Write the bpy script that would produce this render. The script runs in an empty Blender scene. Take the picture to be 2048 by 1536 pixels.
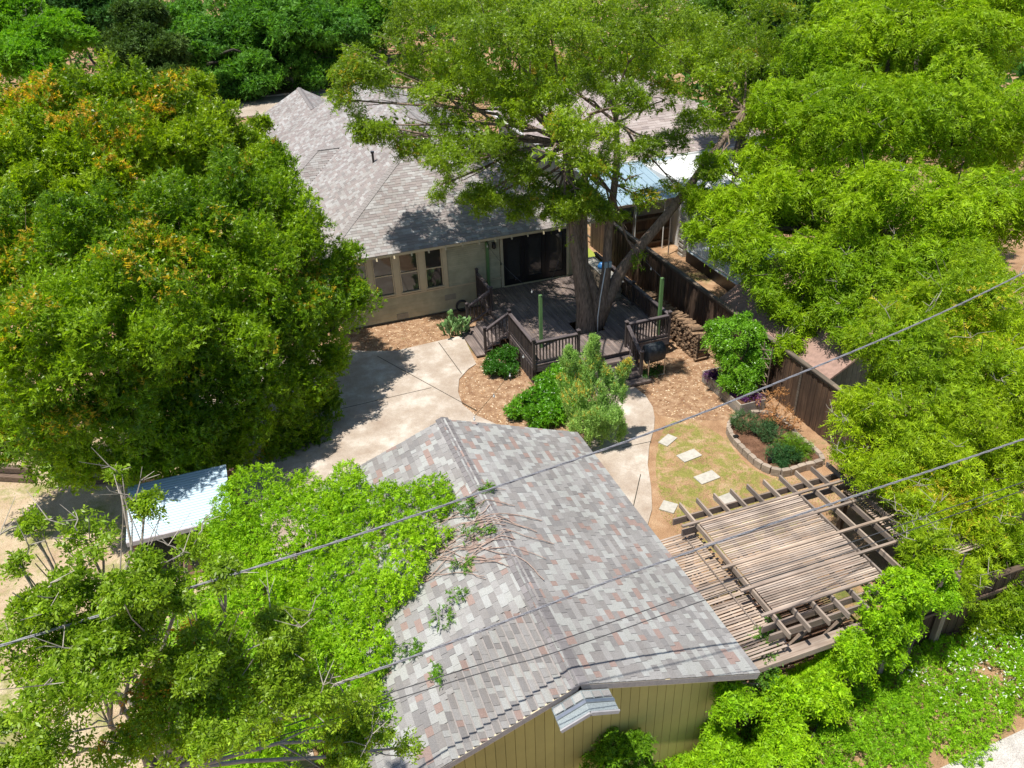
import bpy, bmesh, math, random
import numpy as np
from mathutils import Vector, Matrix

R = math.radians
sc = bpy.context.scene
COL = sc.collection
random.seed(7)

# ------------------------------------------------------------------ camera, sky, sun, exposure
cam_d = bpy.data.cameras.new('camera'); cam = bpy.data.objects.new('camera', cam_d); COL.objects.link(cam)
cam_d.sensor_width = 36; cam_d.lens = 28.43; cam_d.clip_start = .1; cam_d.clip_end = 2000
p_, r_, y_ = R(31.56), R(-2.24), R(18.61)
fw = Vector((math.sin(y_)*math.cos(p_), math.cos(y_)*math.cos(p_), -math.sin(p_)))
rt = Vector((math.cos(y_), -math.sin(y_), 0)); up = rt.cross(fw)
rt2 = rt*math.cos(r_) + up*math.sin(r_); up2 = up*math.cos(r_) - rt*math.sin(r_)
mw = Matrix((rt2, up2, -fw)).transposed().to_4x4(); mw.translation = (0, 0, 16)
cam.matrix_world = mw
sc.camera = cam

SUN_L = Vector((.29, .13, -1)).normalized()
world = bpy.data.worlds.new('World'); sc.world = world; world.use_nodes = True
wn = world.node_tree.nodes; wl = world.node_tree.links
bg = wn['Background']; sky = wn.new('ShaderNodeTexSky'); sky.sky_type = 'NISHITA'; sky.sun_disc = False
sky.sun_elevation = R(72); sky.sun_rotation = R(246); sky.air_density = 1.0; sky.dust_density = .6
wl.new(sky.outputs[0], bg.inputs[0]); bg.inputs[1].default_value = .092
sl = bpy.data.lights.new('sun', 'SUN'); sl.energy = 4.8; sl.angle = R(.55); sl.color = (1, .95, .87)
so = bpy.data.objects.new('sun', sl); COL.objects.link(so); so.rotation_euler = SUN_L.to_track_quat('-Z', 'Y').to_euler()
sc.view_settings.view_transform = 'Standard'; sc.view_settings.look = 'None'
sc.view_settings.exposure = 0.66; sc.view_settings.gamma = 1
sc.cycles.max_bounces = 7; sc.cycles.transparent_max_bounces = 6

# ------------------------------------------------------------------ materials
def nt(name):
    m = bpy.data.materials.new(name); m.use_nodes = True
    return m, m.node_tree.nodes, m.node_tree.links, m.node_tree.nodes['Principled BSDF']

def ramp(N, stops, interp='LINEAR'):
    r = N.new('ShaderNodeValToRGB'); r.color_ramp.interpolation = interp
    e = r.color_ramp.elements
    while len(e) < len(stops): e.new(.5)
    for i, (p, c) in enumerate(stops):
        e[i].position = p; e[i].color = (*c, 1)
    return r

def pos_noise(N, L, scale, stretch=(1, 1, 1), detail=4, offset=None, rough=.55):
    g = N.new('ShaderNodeNewGeometry'); mp = N.new('ShaderNodeMapping'); mp.inputs['Scale'].default_value = stretch
    L.new(g.outputs['Position'], mp.inputs[0])
    if offset is not None: L.new(offset, mp.inputs['Location'])
    n = N.new('ShaderNodeTexNoise'); n.inputs['Scale'].default_value = scale; n.inputs['Detail'].default_value = detail
    n.inputs['Roughness'].default_value = rough
    L.new(mp.outputs[0], n.inputs['Vector'])
    return n

def rnd_out(N, kind):
    if kind == 'obj':
        o = N.new('ShaderNodeObjectInfo'); return o.outputs['Random']
    a = N.new('ShaderNodeAttribute'); a.attribute_name = 'rnd'; return a.outputs['Fac']

def mixc(N, L, a, b, fac, mode='MIX'):
    m = N.new('ShaderNodeMix'); m.data_type = 'RGBA'; m.blend_type = mode
    for s, v in ((m.inputs[0], fac), (m.inputs[6], a), (m.inputs[7], b)):
        if isinstance(v, (int, float)): s.default_value = v
        elif isinstance(v, tuple): s.default_value = (*v, 1)
        else: L.new(v, s)
    return m.outputs[2]

def bump(N, L, B, h, strength=.3, dist=.02):
    b = N.new('ShaderNodeBump'); b.inputs['Strength'].default_value = strength; b.inputs['Distance'].default_value = dist
    L.new(h, b.inputs['Height']); L.new(b.outputs[0], B.inputs['Normal'])

KA = .76
def plain(name, c, rough=.6, metal=0, var=.15, scale=6, stretch=(1, 1, 1), bmp=.1, spec=.5, rand=None, rvar=.3):
    c = tuple(x*KA for x in c)
    m, N, L, B = nt(name)
    n = pos_noise(N, L, scale, stretch)
    r = ramp(N, [(.3, tuple(x*(1-var) for x in c)), (.7, tuple(min(1, x*(1+var)) for x in c))]); L.new(n.outputs['Fac'], r.inputs[0])
    out = r.outputs[0]
    if rand:
        q = ramp(N, [(0, (1-rvar,)*3), (1, (1,)*3)]); L.new(rnd_out(N, rand), q.inputs[0])
        out = mixc(N, L, out, q.outputs[0], 1.0, 'MULTIPLY')
    L.new(out, B.inputs['Base Color'])
    B.inputs['Roughness'].default_value = rough; B.inputs['Metallic'].default_value = metal
    B.inputs['Specular IOR Level'].default_value = spec
    if bmp: bump(N, L, B, n.outputs['Fac'], bmp)
    return m

def wood(name, c1, c2, c3, axis='x', kind='obj', rough=.8):
    c1, c2, c3 = (tuple(x*KA for x in c) for c in (c1, c2, c3))
    m, N, L, B = nt(name)
    st = {'x': (1.2, 26, 26), 'y': (26, 1.2, 26), 'z': (26, 26, 1.2)}[axis]
    ro = rnd_out(N, kind)
    ml = N.new('ShaderNodeMath'); ml.operation = 'MULTIPLY'; ml.inputs[1].default_value = 40; L.new(ro, ml.inputs[0])
    n = pos_noise(N, L, 1, st, 5, ml.outputs[0])
    r = ramp(N, [(.25, c1), (.5, c2), (.8, c3)]); L.new(n.outputs['Fac'], r.inputs[0])
    q = ramp(N, [(0, (.6, .58, .56)), (.5, (.85, .85, .85)), (1, (1.12, 1.08, 1.0))]); L.new(ro, q.inputs[0])
    o = mixc(N, L, r.outputs[0], q.outputs[0], 1.0, 'MULTIPLY')
    n2 = pos_noise(N, L, 1.3, (1, 1, 1), 4)
    q2 = ramp(N, [(.35, (.7, .7, .7)), (.65, (1.1, 1.1, 1.1))]); L.new(n2.outputs['Fac'], q2.inputs[0])
    o = mixc(N, L, o, q2.outputs[0], 1.0, 'MULTIPLY')
    L.new(o, B.inputs['Base Color']); B.inputs['Roughness'].default_value = rough
    bump(N, L, B, n.outputs['Fac'], .35, .01)
    return m

def shingle_mat(name, kind, pal):
    m, N, L, B = nt(name)
    ro = rnd_out(N, kind); pal = [(p, tuple(x*KA for x in c)) for p, c in pal]
    r = ramp(N, pal, 'CONSTANT'); L.new(ro, r.inputs[0])
    n = pos_noise(N, L, 60, (1, 1, 1), 3); q = ramp(N, [(.3, (.78, .78, .78)), (.7, (1.18, 1.18, 1.18))]); L.new(n.outputs['Fac'], q.inputs[0])
    o = mixc(N, L, r.outputs[0], q.outputs[0], 1.0, 'MULTIPLY')
    n2 = pos_noise(N, L, .6, (1, 1, 1), 5); q2 = ramp(N, [(.35, (.86, .85, .84)), (.65, (1.05, 1.05, 1.05))]); L.new(n2.outputs['Fac'], q2.inputs[0])
    o = mixc(N, L, o, q2.outputs[0], 1.0, 'MULTIPLY')
    L.new(o, B.inputs['Base Color']); B.inputs['Roughness'].default_value = .85; B.inputs['Specular IOR Level'].default_value = .3
    bump(N, L, B, n.outputs['Fac'], .5, .01)
    return m

def leaf_mat(name, trans=.32, rough=.42, spec=.45):
    m, N, L, B = nt(name)
    a = N.new('ShaderNodeAttribute'); a.attribute_name = 'col'
    L.new(a.outputs['Color'], B.inputs['Base Color']); B.inputs['Roughness'].default_value = rough
    B.inputs['Specular IOR Level'].default_value = spec
    t = N.new('ShaderNodeBsdfTranslucent')
    tc = mixc(N, L, a.outputs['Color'], (1.5, 1.5, .4), 1.0, 'MULTIPLY'); L.new(tc, t.inputs['Color'])
    mx = N.new('ShaderNodeMixShader'); mx.inputs[0].default_value = trans
    L.new(B.outputs[0], mx.inputs[1]); L.new(t.outputs[0], mx.inputs[2])
    L.new(mx.outputs[0], N['Material Output'].inputs[0])
    return m

def ground_mat(name, cols, scale=2.0, fine=40, bmp=.5, grass=None, gscale=.5, gpos=.5, fc=1.0):
    m, N, L, B = nt(name)
    cols = [tuple(x*KA for x in c) for c in cols]; grass = tuple(x*KA for x in grass) if grass else None
    n = pos_noise(N, L, scale, (1, 1, 1), 6, rough=.65)
    r = ramp(N, [(.3, cols[0]), (.5, cols[1]), (.7, cols[2])]); L.new(n.outputs['Fac'], r.inputs[0])
    f = pos_noise(N, L, fine, (1, 1, 1), 5, rough=.7); q = ramp(N, [(.3, (1-.5*fc, 1-.52*fc, 1-.54*fc)), (.5, (.95, .95, .95)), (.72, (1+.5*fc, 1+.45*fc, 1+.35*fc))]); L.new(f.outputs['Fac'], q.inputs[0])
    o = mixc(N, L, r.outputs[0], q.outputs[0], 1.0, 'MULTIPLY')
    if grass:
        g = pos_noise(N, L, gscale, (1, 1, 1), 8, rough=.75); gr = ramp(N, [(gpos-.06, (0, 0, 0)), (gpos+.06, (1, 1, 1))]); L.new(g.outputs['Fac'], gr.inputs[0])
        gq = mixc(N, L, grass, q.outputs[0], 1.0, 'MULTIPLY')
        o = mixc(N, L, o, gq, gr.outputs[0])
    L.new(o, B.inputs['Base Color']); B.inputs['Roughness'].default_value = .95; B.inputs['Specular IOR Level'].default_value = .15
    bump(N, L, B, f.outputs['Fac'], bmp, .03)
    return m

GPAL = [(0, (.30, .29, .28)), (.14, (.40, .405, .385)), (.30, (.275, .26, .25)), (.48, (.345, .335, .325)), (.70, (.335, .245, .215)), (.80, (.25, .24, .235)), (.90, (.41, .415, .40))]
HPAL = [(0, (.355, .335, .32)), (.2, (.30, .265, .255)), (.45, (.385, .375, .365)), (.6, (.33, .29, .275)), (.8, (.28, .26, .25)), (.9, (.42, .41, .40))]
M = dict(
    gsh=shingle_mat('garage_shingle', 'obj', GPAL), gsha=shingle_mat('garage_shingle_joined', 'attr', GPAL),
    hsh=shingle_mat('house_shingle', 'obj', HPAL), hsha=shingle_mat('house_shingle_joined', 'attr', HPAL),
    cap=plain('ridge_shingle', (.27, .25, .25), .9, scale=30, rand='obj', rvar=.35), capj=plain('hip_shingle', (.30, .275, .265), .9, scale=30),
    pink=shingle_mat('neighbour_shingle', 'attr', [(0, (.42, .36, .34)), (.3, (.36, .30, .28)), (.6, (.47, .41, .39)), (.85, (.32, .27, .26))]),
    brown=plain('brown_roof_felt', (.36, .23, .185), .9, scale=8, var=.2),
    siding=plain('cream_siding', (.60, .53, .33), .6, rand='obj', rvar=.12, scale=3), trim=plain('cream_trim', (.66, .55, .36), .55, scale=4, var=.06),
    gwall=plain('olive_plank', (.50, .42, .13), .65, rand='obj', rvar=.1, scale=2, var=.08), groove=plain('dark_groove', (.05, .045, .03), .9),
    glass=plain('window_glass', (.045, .042, .038), .04, var=.1, bmp=0, spec=.9), black=plain('black_paint', (.012, .012, .014), .35, bmp=0),
    deck=wood('deck_wood', (.12, .09, .08), (.23, .18, .165), (.34, .28, .26), 'y'), deckx=wood('deck_wood_x', (.09, .07, .062), (.18, .14, .13), (.28, .23, .21), 'x'),
    rail=wood('rail_wood', (.035, .026, .024), (.075, .056, .052), (.15, .12, .115), 'z'), railx=wood('rail_cap_wood', (.06, .046, .05), (.13, .105, .11), (.21, .18, .19), 'x'),
    raily=wood('rail_cap_wood_y', (.06, .046, .05), (.13, .105, .11), (.21, .18, .19), 'y'),
    fence=wood('fence_wood', (.055, .03, .018), (.12, .068, .04), (.24, .15, .095), 'z'), fcap=wood('fence_cap_wood', (.10, .075, .055), (.2, .16, .125), (.3, .25, .2), 'y'), fencex=wood('fence_wood_x', (.07, .045, .03), (.15, .1, .07), (.25, .18, .13), 'x'),
    pergx=wood('pergola_wood_x', (.25, .18, .135), (.40, .31, .25), (.52, .44, .37), 'x'), pergy=wood('pergola_wood_y', (.24, .18, .14), (.37, .30, .25), (.48, .41, .35), 'y'), pergz=wood('pergola_post_wood', (.2, .14, .10), (.33, .25, .19), (.42, .35, .29), 'z'),
    lath=wood('lath_wood', (.33, .23, .175), (.52, .41, .33), (.68, .58, .50), 'x'), red=wood('cedar_slat', (.2, .1, .06), (.34, .19, .12), (.42, .27, .19), 'x'),
    green=plain('green_post_paint', (.13, .26, .09), .5, var=.08), white=plain('white_paint', (.78, .79, .78), .45, var=.04), paleblue=plain('pale_blue_siding', (.5, .58, .62), .5, var=.04, rand='obj', rvar=.08),
    metal=plain('galvanised_sheet', (.33, .46, .55), .45, .1, var=.05), blue=plain('blue_plastic', (.05, .25, .62), .35, var=.05), teal=plain('teal_canvas', (.06, .33, .38), .7),
    tarp=plain('dark_cover', (.035, .042, .05), .55, scale=9, var=.3, bmp=.6), silver=plain('silver_tube', (.6, .62, .64), .3, .9, bmp=0), cable=plain('cable_jacket', (.24, .24, .26), .4, scale=50, var=.4), thin=plain('thin_cable', (.05, .05, .055), .5, bmp=0),
    conc=ground_mat('concrete', [(.38, .30, .235), (.49, .415, .345), (.70, .64, .57)], .9, 30, .1, fc=.4), slab=plain('paver_stone', (.52, .49, .43), .85, scale=9, rand='obj', rvar=.12, bmp=.3),
    edge=plain('edging_concrete', (.42, .34, .27), .9, scale=12, rand='obj', rvar=.25, bmp=.4), stone=plain('stacked_stone', (.45, .36, .26), .9, scale=7, rand='obj', rvar=.5, var=.3, bmp=.6),
    bark=plain('bark', (.215, .155, .115), .95, scale=9, stretch=(2, 2, .4), var=.55, bmp=1.0), barkd=plain('dark_bark', (.07, .055, .045), .95, scale=8, stretch=(2, 2, .4), var=.5, bmp=.8), twig=plain('grey_twig', (.36, .32, .27), .9, scale=12, var=.3), dryvine=plain('dry_vine_stem', (.43, .31, .25), .9, scale=14, var=.35),
    log=plain('split_log', (.30, .19, .11), .9, scale=12, var=.45, rand='obj', rvar=.6, bmp=.5), soil=ground_mat('bed_soil', [(.10, .055, .035), (.17, .09, .055), (.26, .15, .10)], 3, 30),
    cactus=plain('cactus_skin', (.16, .30, .09), .5, scale=20, var=.2), planter=wood('planter_wood', (.26, .23, .2), (.38, .35, .31), (.48, .45, .41), 'y'),
    leafA=leaf_mat('leaf_glossy', .34, .33, .42), leafD=leaf_mat('leaf_thin', .48, .38, .35), leafB=leaf_mat('leaf_soft', .42, .5, .2), leafC=leaf_mat('leaf_flat', .25, .6, .15),
    ground=ground_mat('dry_earth', [(.28, .16, .09), (.42, .26, .15), (.55, .38, .24)], 1.2, 38, .6, (.16, .19, .045), .45, .60),
    mulch=ground_mat('leaf_mulch', [(.24, .13, .075), (.38, .235, .14), (.58, .41, .27)], 3.5, 50, .8),
    lawn=ground_mat('thin_lawn', [(.28, .16, .09), (.42, .27, .15), (.55, .40, .25)], 1.2, 38, .6, (.27, .26, .07), 2.2, .5),
    yard=ground_mat('dry_yard', [(.42, .30, .19), (.55, .43, .29), (.66, .55, .40)], .9, 40, .5, (.26, .28, .08), .7, .55),
    street=ground_mat('street_paving', [(.38, .31, .25), (.45, .38, .31), (.52, .45, .38)], .4, 15, .1), gravel=ground_mat('pale_gravel', [(.5, .46, .42), (.62, .58, .54), (.74, .70, .66)], 3, 45, .8),
)

# ------------------------------------------------------------------ object helpers
def link(o, parent=None, base=None):
    COL.objects.link(o)
    if parent is not None:
        o.parent = parent
        b = parent.get('_b')
        pb = Vector(b) if b is not None else Vector((0, 0, 0))
        o.matrix_parent_inverse = Matrix.Translation(-pb)
    return o

def thing(name, label, cat, loc=(0, 0, 0), group=None):
    o = bpy.data.objects.new(name, None); COL.objects.link(o); o.location = loc; o.empty_display_size = .2
    o['label'] = label; o['category'] = cat; o['_b'] = list(loc)
    if group: o['group'] = group
    return o

def tag(o, label, cat, group=None):
    o['label'] = label; o['category'] = cat
    if group: o['group'] = group
    return o

def mesh_obj(name, vs, fs, mat, parent=None, smooth=False, rnd=None):
    me = bpy.data.meshes.new(name); me.from_pydata([tuple(v) for v in vs], [], fs); me.materials.append(mat)
    if rnd is not None:
        a = me.attributes.new('rnd', 'FLOAT', 'POINT'); a.data.foreach_set('value', rnd)
    if smooth:
        me.polygons.foreach_set('use_smooth', [True]*len(me.polygons))
    me.update()
    return link(bpy.data.objects.new(name, me), parent)

def centre(o, grandparent_base=None):
    """move a part's origin to the middle of its mesh"""
    me = o.data; n = len(me.vertices)
    if not n: return o
    c = sum((v.co for v in me.vertices), Vector())/n
    me.transform(Matrix.Translation(-c)); o.location = c
    return o

CUBE_V = [(-.5, -.5, -.5), (.5, -.5, -.5), (.5, .5, -.5), (-.5, .5, -.5), (-.5, -.5, .5), (.5, -.5, .5), (.5, .5, .5), (-.5, .5, .5)]
CUBE_F = [(3, 2, 1, 0), (4, 5, 6, 7), (0, 1, 5, 4), (1, 2, 6, 5), (2, 3, 7, 6), (3, 0, 4, 7)]
_cubes = {}
def cube_mesh(mat):
    if mat.name not in _cubes:
        me = bpy.data.meshes.new('board_'+mat.name); bm = bmesh.new()
        vs = [bm.verts.new(v) for v in CUBE_V]
        for f in CUBE_F: bm.faces.new([vs[i] for i in f])
        bm.to_mesh(me); bm.free(); me.materials.append(mat); _cubes[mat.name] = me
    return _cubes[mat.name]

def piece(name, mat, c, size, parent, rot=None):
    """a board: shared unit block, own place and size; rot = 3x3 matrix or z angle"""
    o = bpy.data.objects.new(name, cube_mesh(mat))
    if rot is None: Rm = Matrix.Identity(3)
    elif isinstance(rot, (int, float)): Rm = Matrix.Rotation(rot, 3, 'Z')
    else: Rm = rot
    link(o, parent)
    o.location = c; o.rotation_euler = Rm.to_euler(); o.scale = size
    return o

def frame_of(d, upv=Vector((0, 0, 1))):
    x = Vector(d).normalized()
    if abs(x.dot(upv)) > .98: upv = Vector((0, 1, 0))
    y = upv.cross(x).normalized(); z = x.cross(y)
    return Matrix((x, y, z)).transposed()

def beam(name, mat, a, b, w, h, parent):
    """board from a to b, w wide, h high"""
    a = Vector(a); b = Vector(b); F = frame_of(b-a)
    return piece(name, mat, (a+b)/2, ((b-a).length, w, h), parent, F)

class MB:
    def __init__(s): s.v = []; s.f = []; s.r = []
    def box(s, c, size, Rm=None, r=None):
        n = len(s.v); c = Vector(c)
        for q in CUBE_V:
            p = Vector((q[0]*size[0], q[1]*size[1], q[2]*size[2]))
            if Rm is not None: p = Rm @ p
            s.v.append(tuple(c+p)); s.r.append(r if r is not None else 0)
        s.f += [tuple(n+i for i in f) for f in CUBE_F]
    def beam(s, a, b, w, h, r=None):
        a = Vector(a); b = Vector(b); s.box((a+b)/2, ((b-a).length, w, h), frame_of(b-a), r)
    def tube(s, pts, radii, n=6, caps=True):
        pts = [Vector(p) for p in pts]
        if isinstance(radii, (int, float)): radii = [radii]*len(pts)
        base = len(s.v); u = None
        for i, p in enumerate(pts):
            d = (pts[min(i+1, len(pts)-1)]-pts[max(i-1, 0)])
            if d.length < 1e-6: d = Vector((0, 0, 1))
            d.normalize()
            if u is None: u = d.orthogonal().normalized()
            else:
                u = (u - d*u.dot(d)); u = u.normalized() if u.length > 1e-4 else d.orthogonal().normalized()
            w = d.cross(u)
            for k in range(n):
                a = 2*math.pi*k/n; s.v.append(tuple(p+(u*math.cos(a)+w*math.sin(a))*radii[i])); s.r.append(0)
        for i in range(len(pts)-1):
            for k in range(n):
                a = base+i*n+k; b = base+i*n+(k+1) % n; s.f.append((a, b, b+n, a+n))
        if caps:
            s.f.append(tuple(base+k for k in reversed(range(n)))); e = base+(len(pts)-1)*n; s.f.append(tuple(e+k for k in range(n)))
    def poly(s, pts, r=0):
        n = len(s.v); s.v += [tuple(p) for p in pts]; s.r += [r]*len(pts); s.f.append(tuple(range(n, n+len(pts))))
    def build(s, name, mat, parent=None, smooth=False, rnd=False, cen=True):
        o = mesh_obj(name, s.v, s.f, mat, parent, smooth, s.r if rnd else None)
        if cen and parent is not None: centre(o)
        return o

def lathe(mb, prof, c, n=16):
    base = len(mb.v)
    for r, z in prof:
        for k in range(n):
            a = 2*math.pi*k/n; mb.v.append((c[0]+r*math.cos(a), c[1]+r*math.sin(a), c[2]+z)); mb.r.append(0)
    for i in range(len(prof)-1):
        for k in range(n):
            a = base+i*n+k; b = base+i*n+(k+1) % n; mb.f.append((a, b, b+n, a+n))
    mb.f.append(tuple(base+k for k in reversed(range(n)))); e = base+(len(prof)-1)*n; mb.f.append(tuple(e+k for k in range(n)))

def structure(name, vs, fs, mat):
    o = mesh_obj(name, vs, fs, mat); o['kind'] = 'structure'; return o

def sheet(name, poly, z, mat, thick=0, hole=None):
    bm = bmesh.new(); vs = [bm.verts.new((x, y, z)) for x, y in poly]; f = bm.faces.new(vs)
    if f.normal.z < 0: f.normal_flip()
    bm.normal_update()
    if f.normal.z < 0: f.normal_flip()
    if thick:
        r = bmesh.ops.extrude_face_region(bm, geom=[f])
        ev = [g for g in r['geom'] if isinstance(g, bmesh.types.BMVert)]
        bmesh.ops.translate(bm, verts=ev, vec=(0, 0, thick))
    bmesh.ops.triangulate(bm, faces=bm.faces[:]); bmesh.ops.recalc_face_normals(bm, faces=bm.faces[:]) if thick else None
    me = bpy.data.meshes.new(name); bm.to_mesh(me); bm.free(); me.materials.append(mat)
    o = bpy.data.objects.new(name, me); COL.objects.link(o); o['kind'] = 'structure'; return o

def smooth_poly(pts, n=4):
    out = []; m = len(pts)
    for i in range(m):
        p0, p1, p2, p3 = (Vector((*pts[(i+k-1) % m], 0)) for k in range(4))
        for j in range(n):
            t = j/n; q = .5*((2*p1)+(p2-p0)*t+(2*p0-5*p1+4*p2-p3)*t*t+(3*p1-p0-3*p2+p3)*t**3); out.append((q.x, q.y))
    return out

# ------------------------------------------------------------------ foliage
def nz(p, f, seed=0):
    s = seed*1.7
    return (np.sin(p[:, 0]*f+s+1.3*np.sin(p[:, 1]*f*.7+s))*np.sin(p[:, 1]*f*1.1-s+.9*np.sin(p[:, 2]*f*.9))*1.0
            + np.sin(p[:, 2]*f*1.2+s*2+1.1*np.sin(p[:, 0]*f*.8+s)))*.5

def unit(v): return v/np.maximum(np.linalg.norm(v, axis=1, keepdims=True), 1e-9)

def foliage(name, lobes, n, mat, parent, leaf=(.09, .04), K=12, L=.4, out=.9, up_=.25, rnd=.6, droop=.15, c1=(.05, .12, .015), c2=(.09, .19, .02),
            young=None, yamt=.3, holes=-.6, hf=1.6, rough=.25, inner=.15, flat=.8, seed=0, vz=.25, spread=.9, fold=True, dark_inner=False, shellmin=.72, tri=True, bias=.7, sub=0, core=0, tall=.8):
    rg = np.random.RandomState(seed+11)
    lob = np.array([l if len(l) == 6 else (l[0], l[1], l[2], l[3], l[3], l[3]*flat) for l in lobes], float)
    lob0 = lob.copy()
    if sub:
        ex = []
        for c in lob:
            R_ = c[3:6]
            if R_[0] < .45: ex.append(c); continue
            ex.append(np.concatenate([c[:3], R_*.66]))
            d = unit(rg.randn(sub, 3)); f = rg.uniform(.26, .5, sub)
            for q in range(sub): ex.append(np.concatenate([c[:3]+d[q]*R_*(1.04-f[q]*.9), R_*f[q]*np.array([1, 1, tall])]))
        lob = np.array(ex)
    w = (lob[:, 3]*lob[:, 4])**1.0+.02; w /= w.sum()
    P = []; O = []; tot = 0; tries = 0
    while tot < n and tries < 12:
        tries += 1; m = int((n-tot)*2.6)+50
        i = rg.choice(len(lob), m, p=w); d = unit(rg.randn(m, 3)); d[:, 2] = np.where(rg.rand(m) < .45, np.abs(d[:, 2]), d[:, 2])
        isin = rg.rand(m) < inner
        rr = np.where(isin, rg.uniform(.3, .8, m), shellmin+(1.0-shellmin)*rg.rand(m)**.6)
        rr = rr*(1+rough*nz(lob[i, :3]+d*lob[i, 3:6], 2.3/np.clip(lob[i, 3], .5, 3).mean(), seed))
        pos = lob[i, :3]+d*lob[i, 3:6]*rr[:, None]
        ok = pos[:, 2] > .02
        tc = unit(np.array([[0, 0, 16.]])-lob[i, :3]); ok &= ((d*tc).sum(1) > -.12) | (rg.rand(m) > bias)
        mn = np.empty(m); l32 = lob.astype(np.float32)
        for c0 in range(0, m, 6000):
            pp = pos[c0:c0+6000].astype(np.float32); q = (pp[:, None, :]-l32[None, :, :3])/l32[None, :, 3:6]; dd = (q**2).sum(-1); dd[np.arange(len(pp)), i[c0:c0+6000]] = 9; mn[c0:c0+6000] = dd.min(1)
        ok &= (mn > .5) | (rg.rand(m) < .08)
        ok &= nz(pos, hf, seed+3)+rg.uniform(-.15, .15, m) > holes
        P.append(pos[ok]); O.append(d[ok]); tot += ok.sum()
    P = np.concatenate(P)[:n]; O = np.concatenate(O)[:n]; nc = 0
    if core:
        bl = lob0[lob0[:, 3] > .5]
        if len(bl):
            nc = int(n*core); wi = bl[:, 3]**2; ci = rg.choice(len(bl), nc, p=wi/wi.sum()); cd = unit(rg.randn(nc, 3))
            cp = bl[ci, :3]+cd*bl[ci, 3:6]*(rg.rand(nc, 1)**.5*.58); cp[:, 2] = np.maximum(cp[:, 2], .2)
            P = np.concatenate([P, cp]); O = np.concatenate([O, cd])
    n = len(P)
    ax = unit(O*out+rg.randn(n, 3)*rnd+np.array([0, 0, up_])); ax[:, 2] -= droop*rg.rand(n); ax = unit(ax)
    LL = L*rg.uniform(.65, 1.3, n)
    nrm = unit(rg.randn(n, 3)*.6+np.array([0, 0, .75])+O*.75)
    side = unit(np.cross(ax, nrm)); nrm = unit(np.cross(side, ax))
    t = (np.arange(K)+.6)/K; sg = np.where(np.arange(K) % 2 == 0, 1., -1.)
    N = n*K
    A = np.repeat(ax, K, 0); S = np.repeat(side, K, 0); NN = np.repeat(nrm, K, 0)
    T = np.tile(t, n); SG = np.tile(sg, n); LK = np.repeat(LL, K)
    base = np.repeat(P, K, 0)+A*(T*LK)[:, None]-np.repeat(ax*LL[:, None]*.5, K, 0)
    base[:, 2] -= droop*LK*T*T
    ld = unit(S*(SG*spread)[:, None]+A*.75+rg.randn(N, 3)*.3+np.array([0, 0, -.12]))
    wn_ = unit(NN+rg.randn(N, 3)*.45); wd = unit(np.cross(wn_, ld))
    s = rg.uniform(.7, 1.25, N)*(1-.25*T)
    s = s*np.where(np.arange(N)//K >= n-nc, 1.9, 1.0)
    l = (leaf[0]*s)[:, None]; ww = (leaf[1]*.5*s)[:, None]
    up3 = unit(np.cross(ld, wd))
    nv = 3 if tri else 4
    V = np.empty((N, nv, 3), np.float32)
    if tri: V[:, 0] = base+wd*ww; V[:, 1] = base+ld*l-up3*l*.08; V[:, 2] = base-wd*ww
    else: V[:, 0] = base; V[:, 1] = base+ld*l*.5+wd*ww+up3*ww*.25; V[:, 2] = base+ld*l-up3*l*.12; V[:, 3] = base+ld*l*.5-wd*ww+up3*ww*.25
    # colours: kind of leaf, age, patchiness
    a = np.clip(.5+.45*nz(P, 1.1, seed+5)+rg.randn(n)*.22, 0, 1)[:, None]
    cs = np.array(c1)*(1-a)+np.array(c2)*a
    cs *= (1+vz*rg.randn(n, 1)*.5)
    C = np.repeat(cs, K, 0)*np.clip(1+rg.randn(N, 1)*.18, .5, 1.7)
    if young is not None:
        ym = (O[:, 2] > .15) & (nz(P, 1.4, seed+9)+rg.uniform(-.5, .5, n) > 1-2*yamt)
        ymk = np.repeat(ym, K)*(T > .35)*(rg.rand(N) < .8)
        C = np.where(ymk[:, None], np.array(young)*np.clip(1+rg.randn(N, 1)*.22, .5, 1.5), C)
    C = np.clip(C, .003, .9)
    me = bpy.data.meshes.new(name)
    me.vertices.add(N*nv); me.vertices.foreach_set('co', V.reshape(-1))
    me.loops.add(N*nv); me.loops.foreach_set('vertex_index', np.arange(N*nv, dtype=np.int32))
    me.polygons.add(N); me.polygons.foreach_set('loop_start', np.arange(0, N*nv, nv, dtype=np.int32)); me.polygons.foreach_set('loop_total', np.full(N, nv, dtype=np.int32))
    ca = me.attributes.new('col', 'FLOAT_COLOR', 'POINT')
    cc = np.ones((N, nv, 4), np.float32); cc[:, :, :3] = C[:, None, :]
    ca.data.foreach_set('color', cc.reshape(-1))
    me.materials.append(mat); me.update(); me.validate()
    o = bpy.data.objects.new(name, me); link(o, parent)
    return o

def limb_pts(a, b, sag=.0, n=5, jit=.15, rg=random):
    a = Vector(a); b = Vector(b); L = (b-a).length; out = []
    for i in range(n+1):
        t = i/n; p = a.lerp(b, t); k = math.sin(math.pi*t)
        p += Vector((rg.uniform(-1, 1), rg.uniform(-1, 1), rg.uniform(-.6, .6)+sag))*jit*L*.35*k
        out.append(p)
    return out

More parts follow.
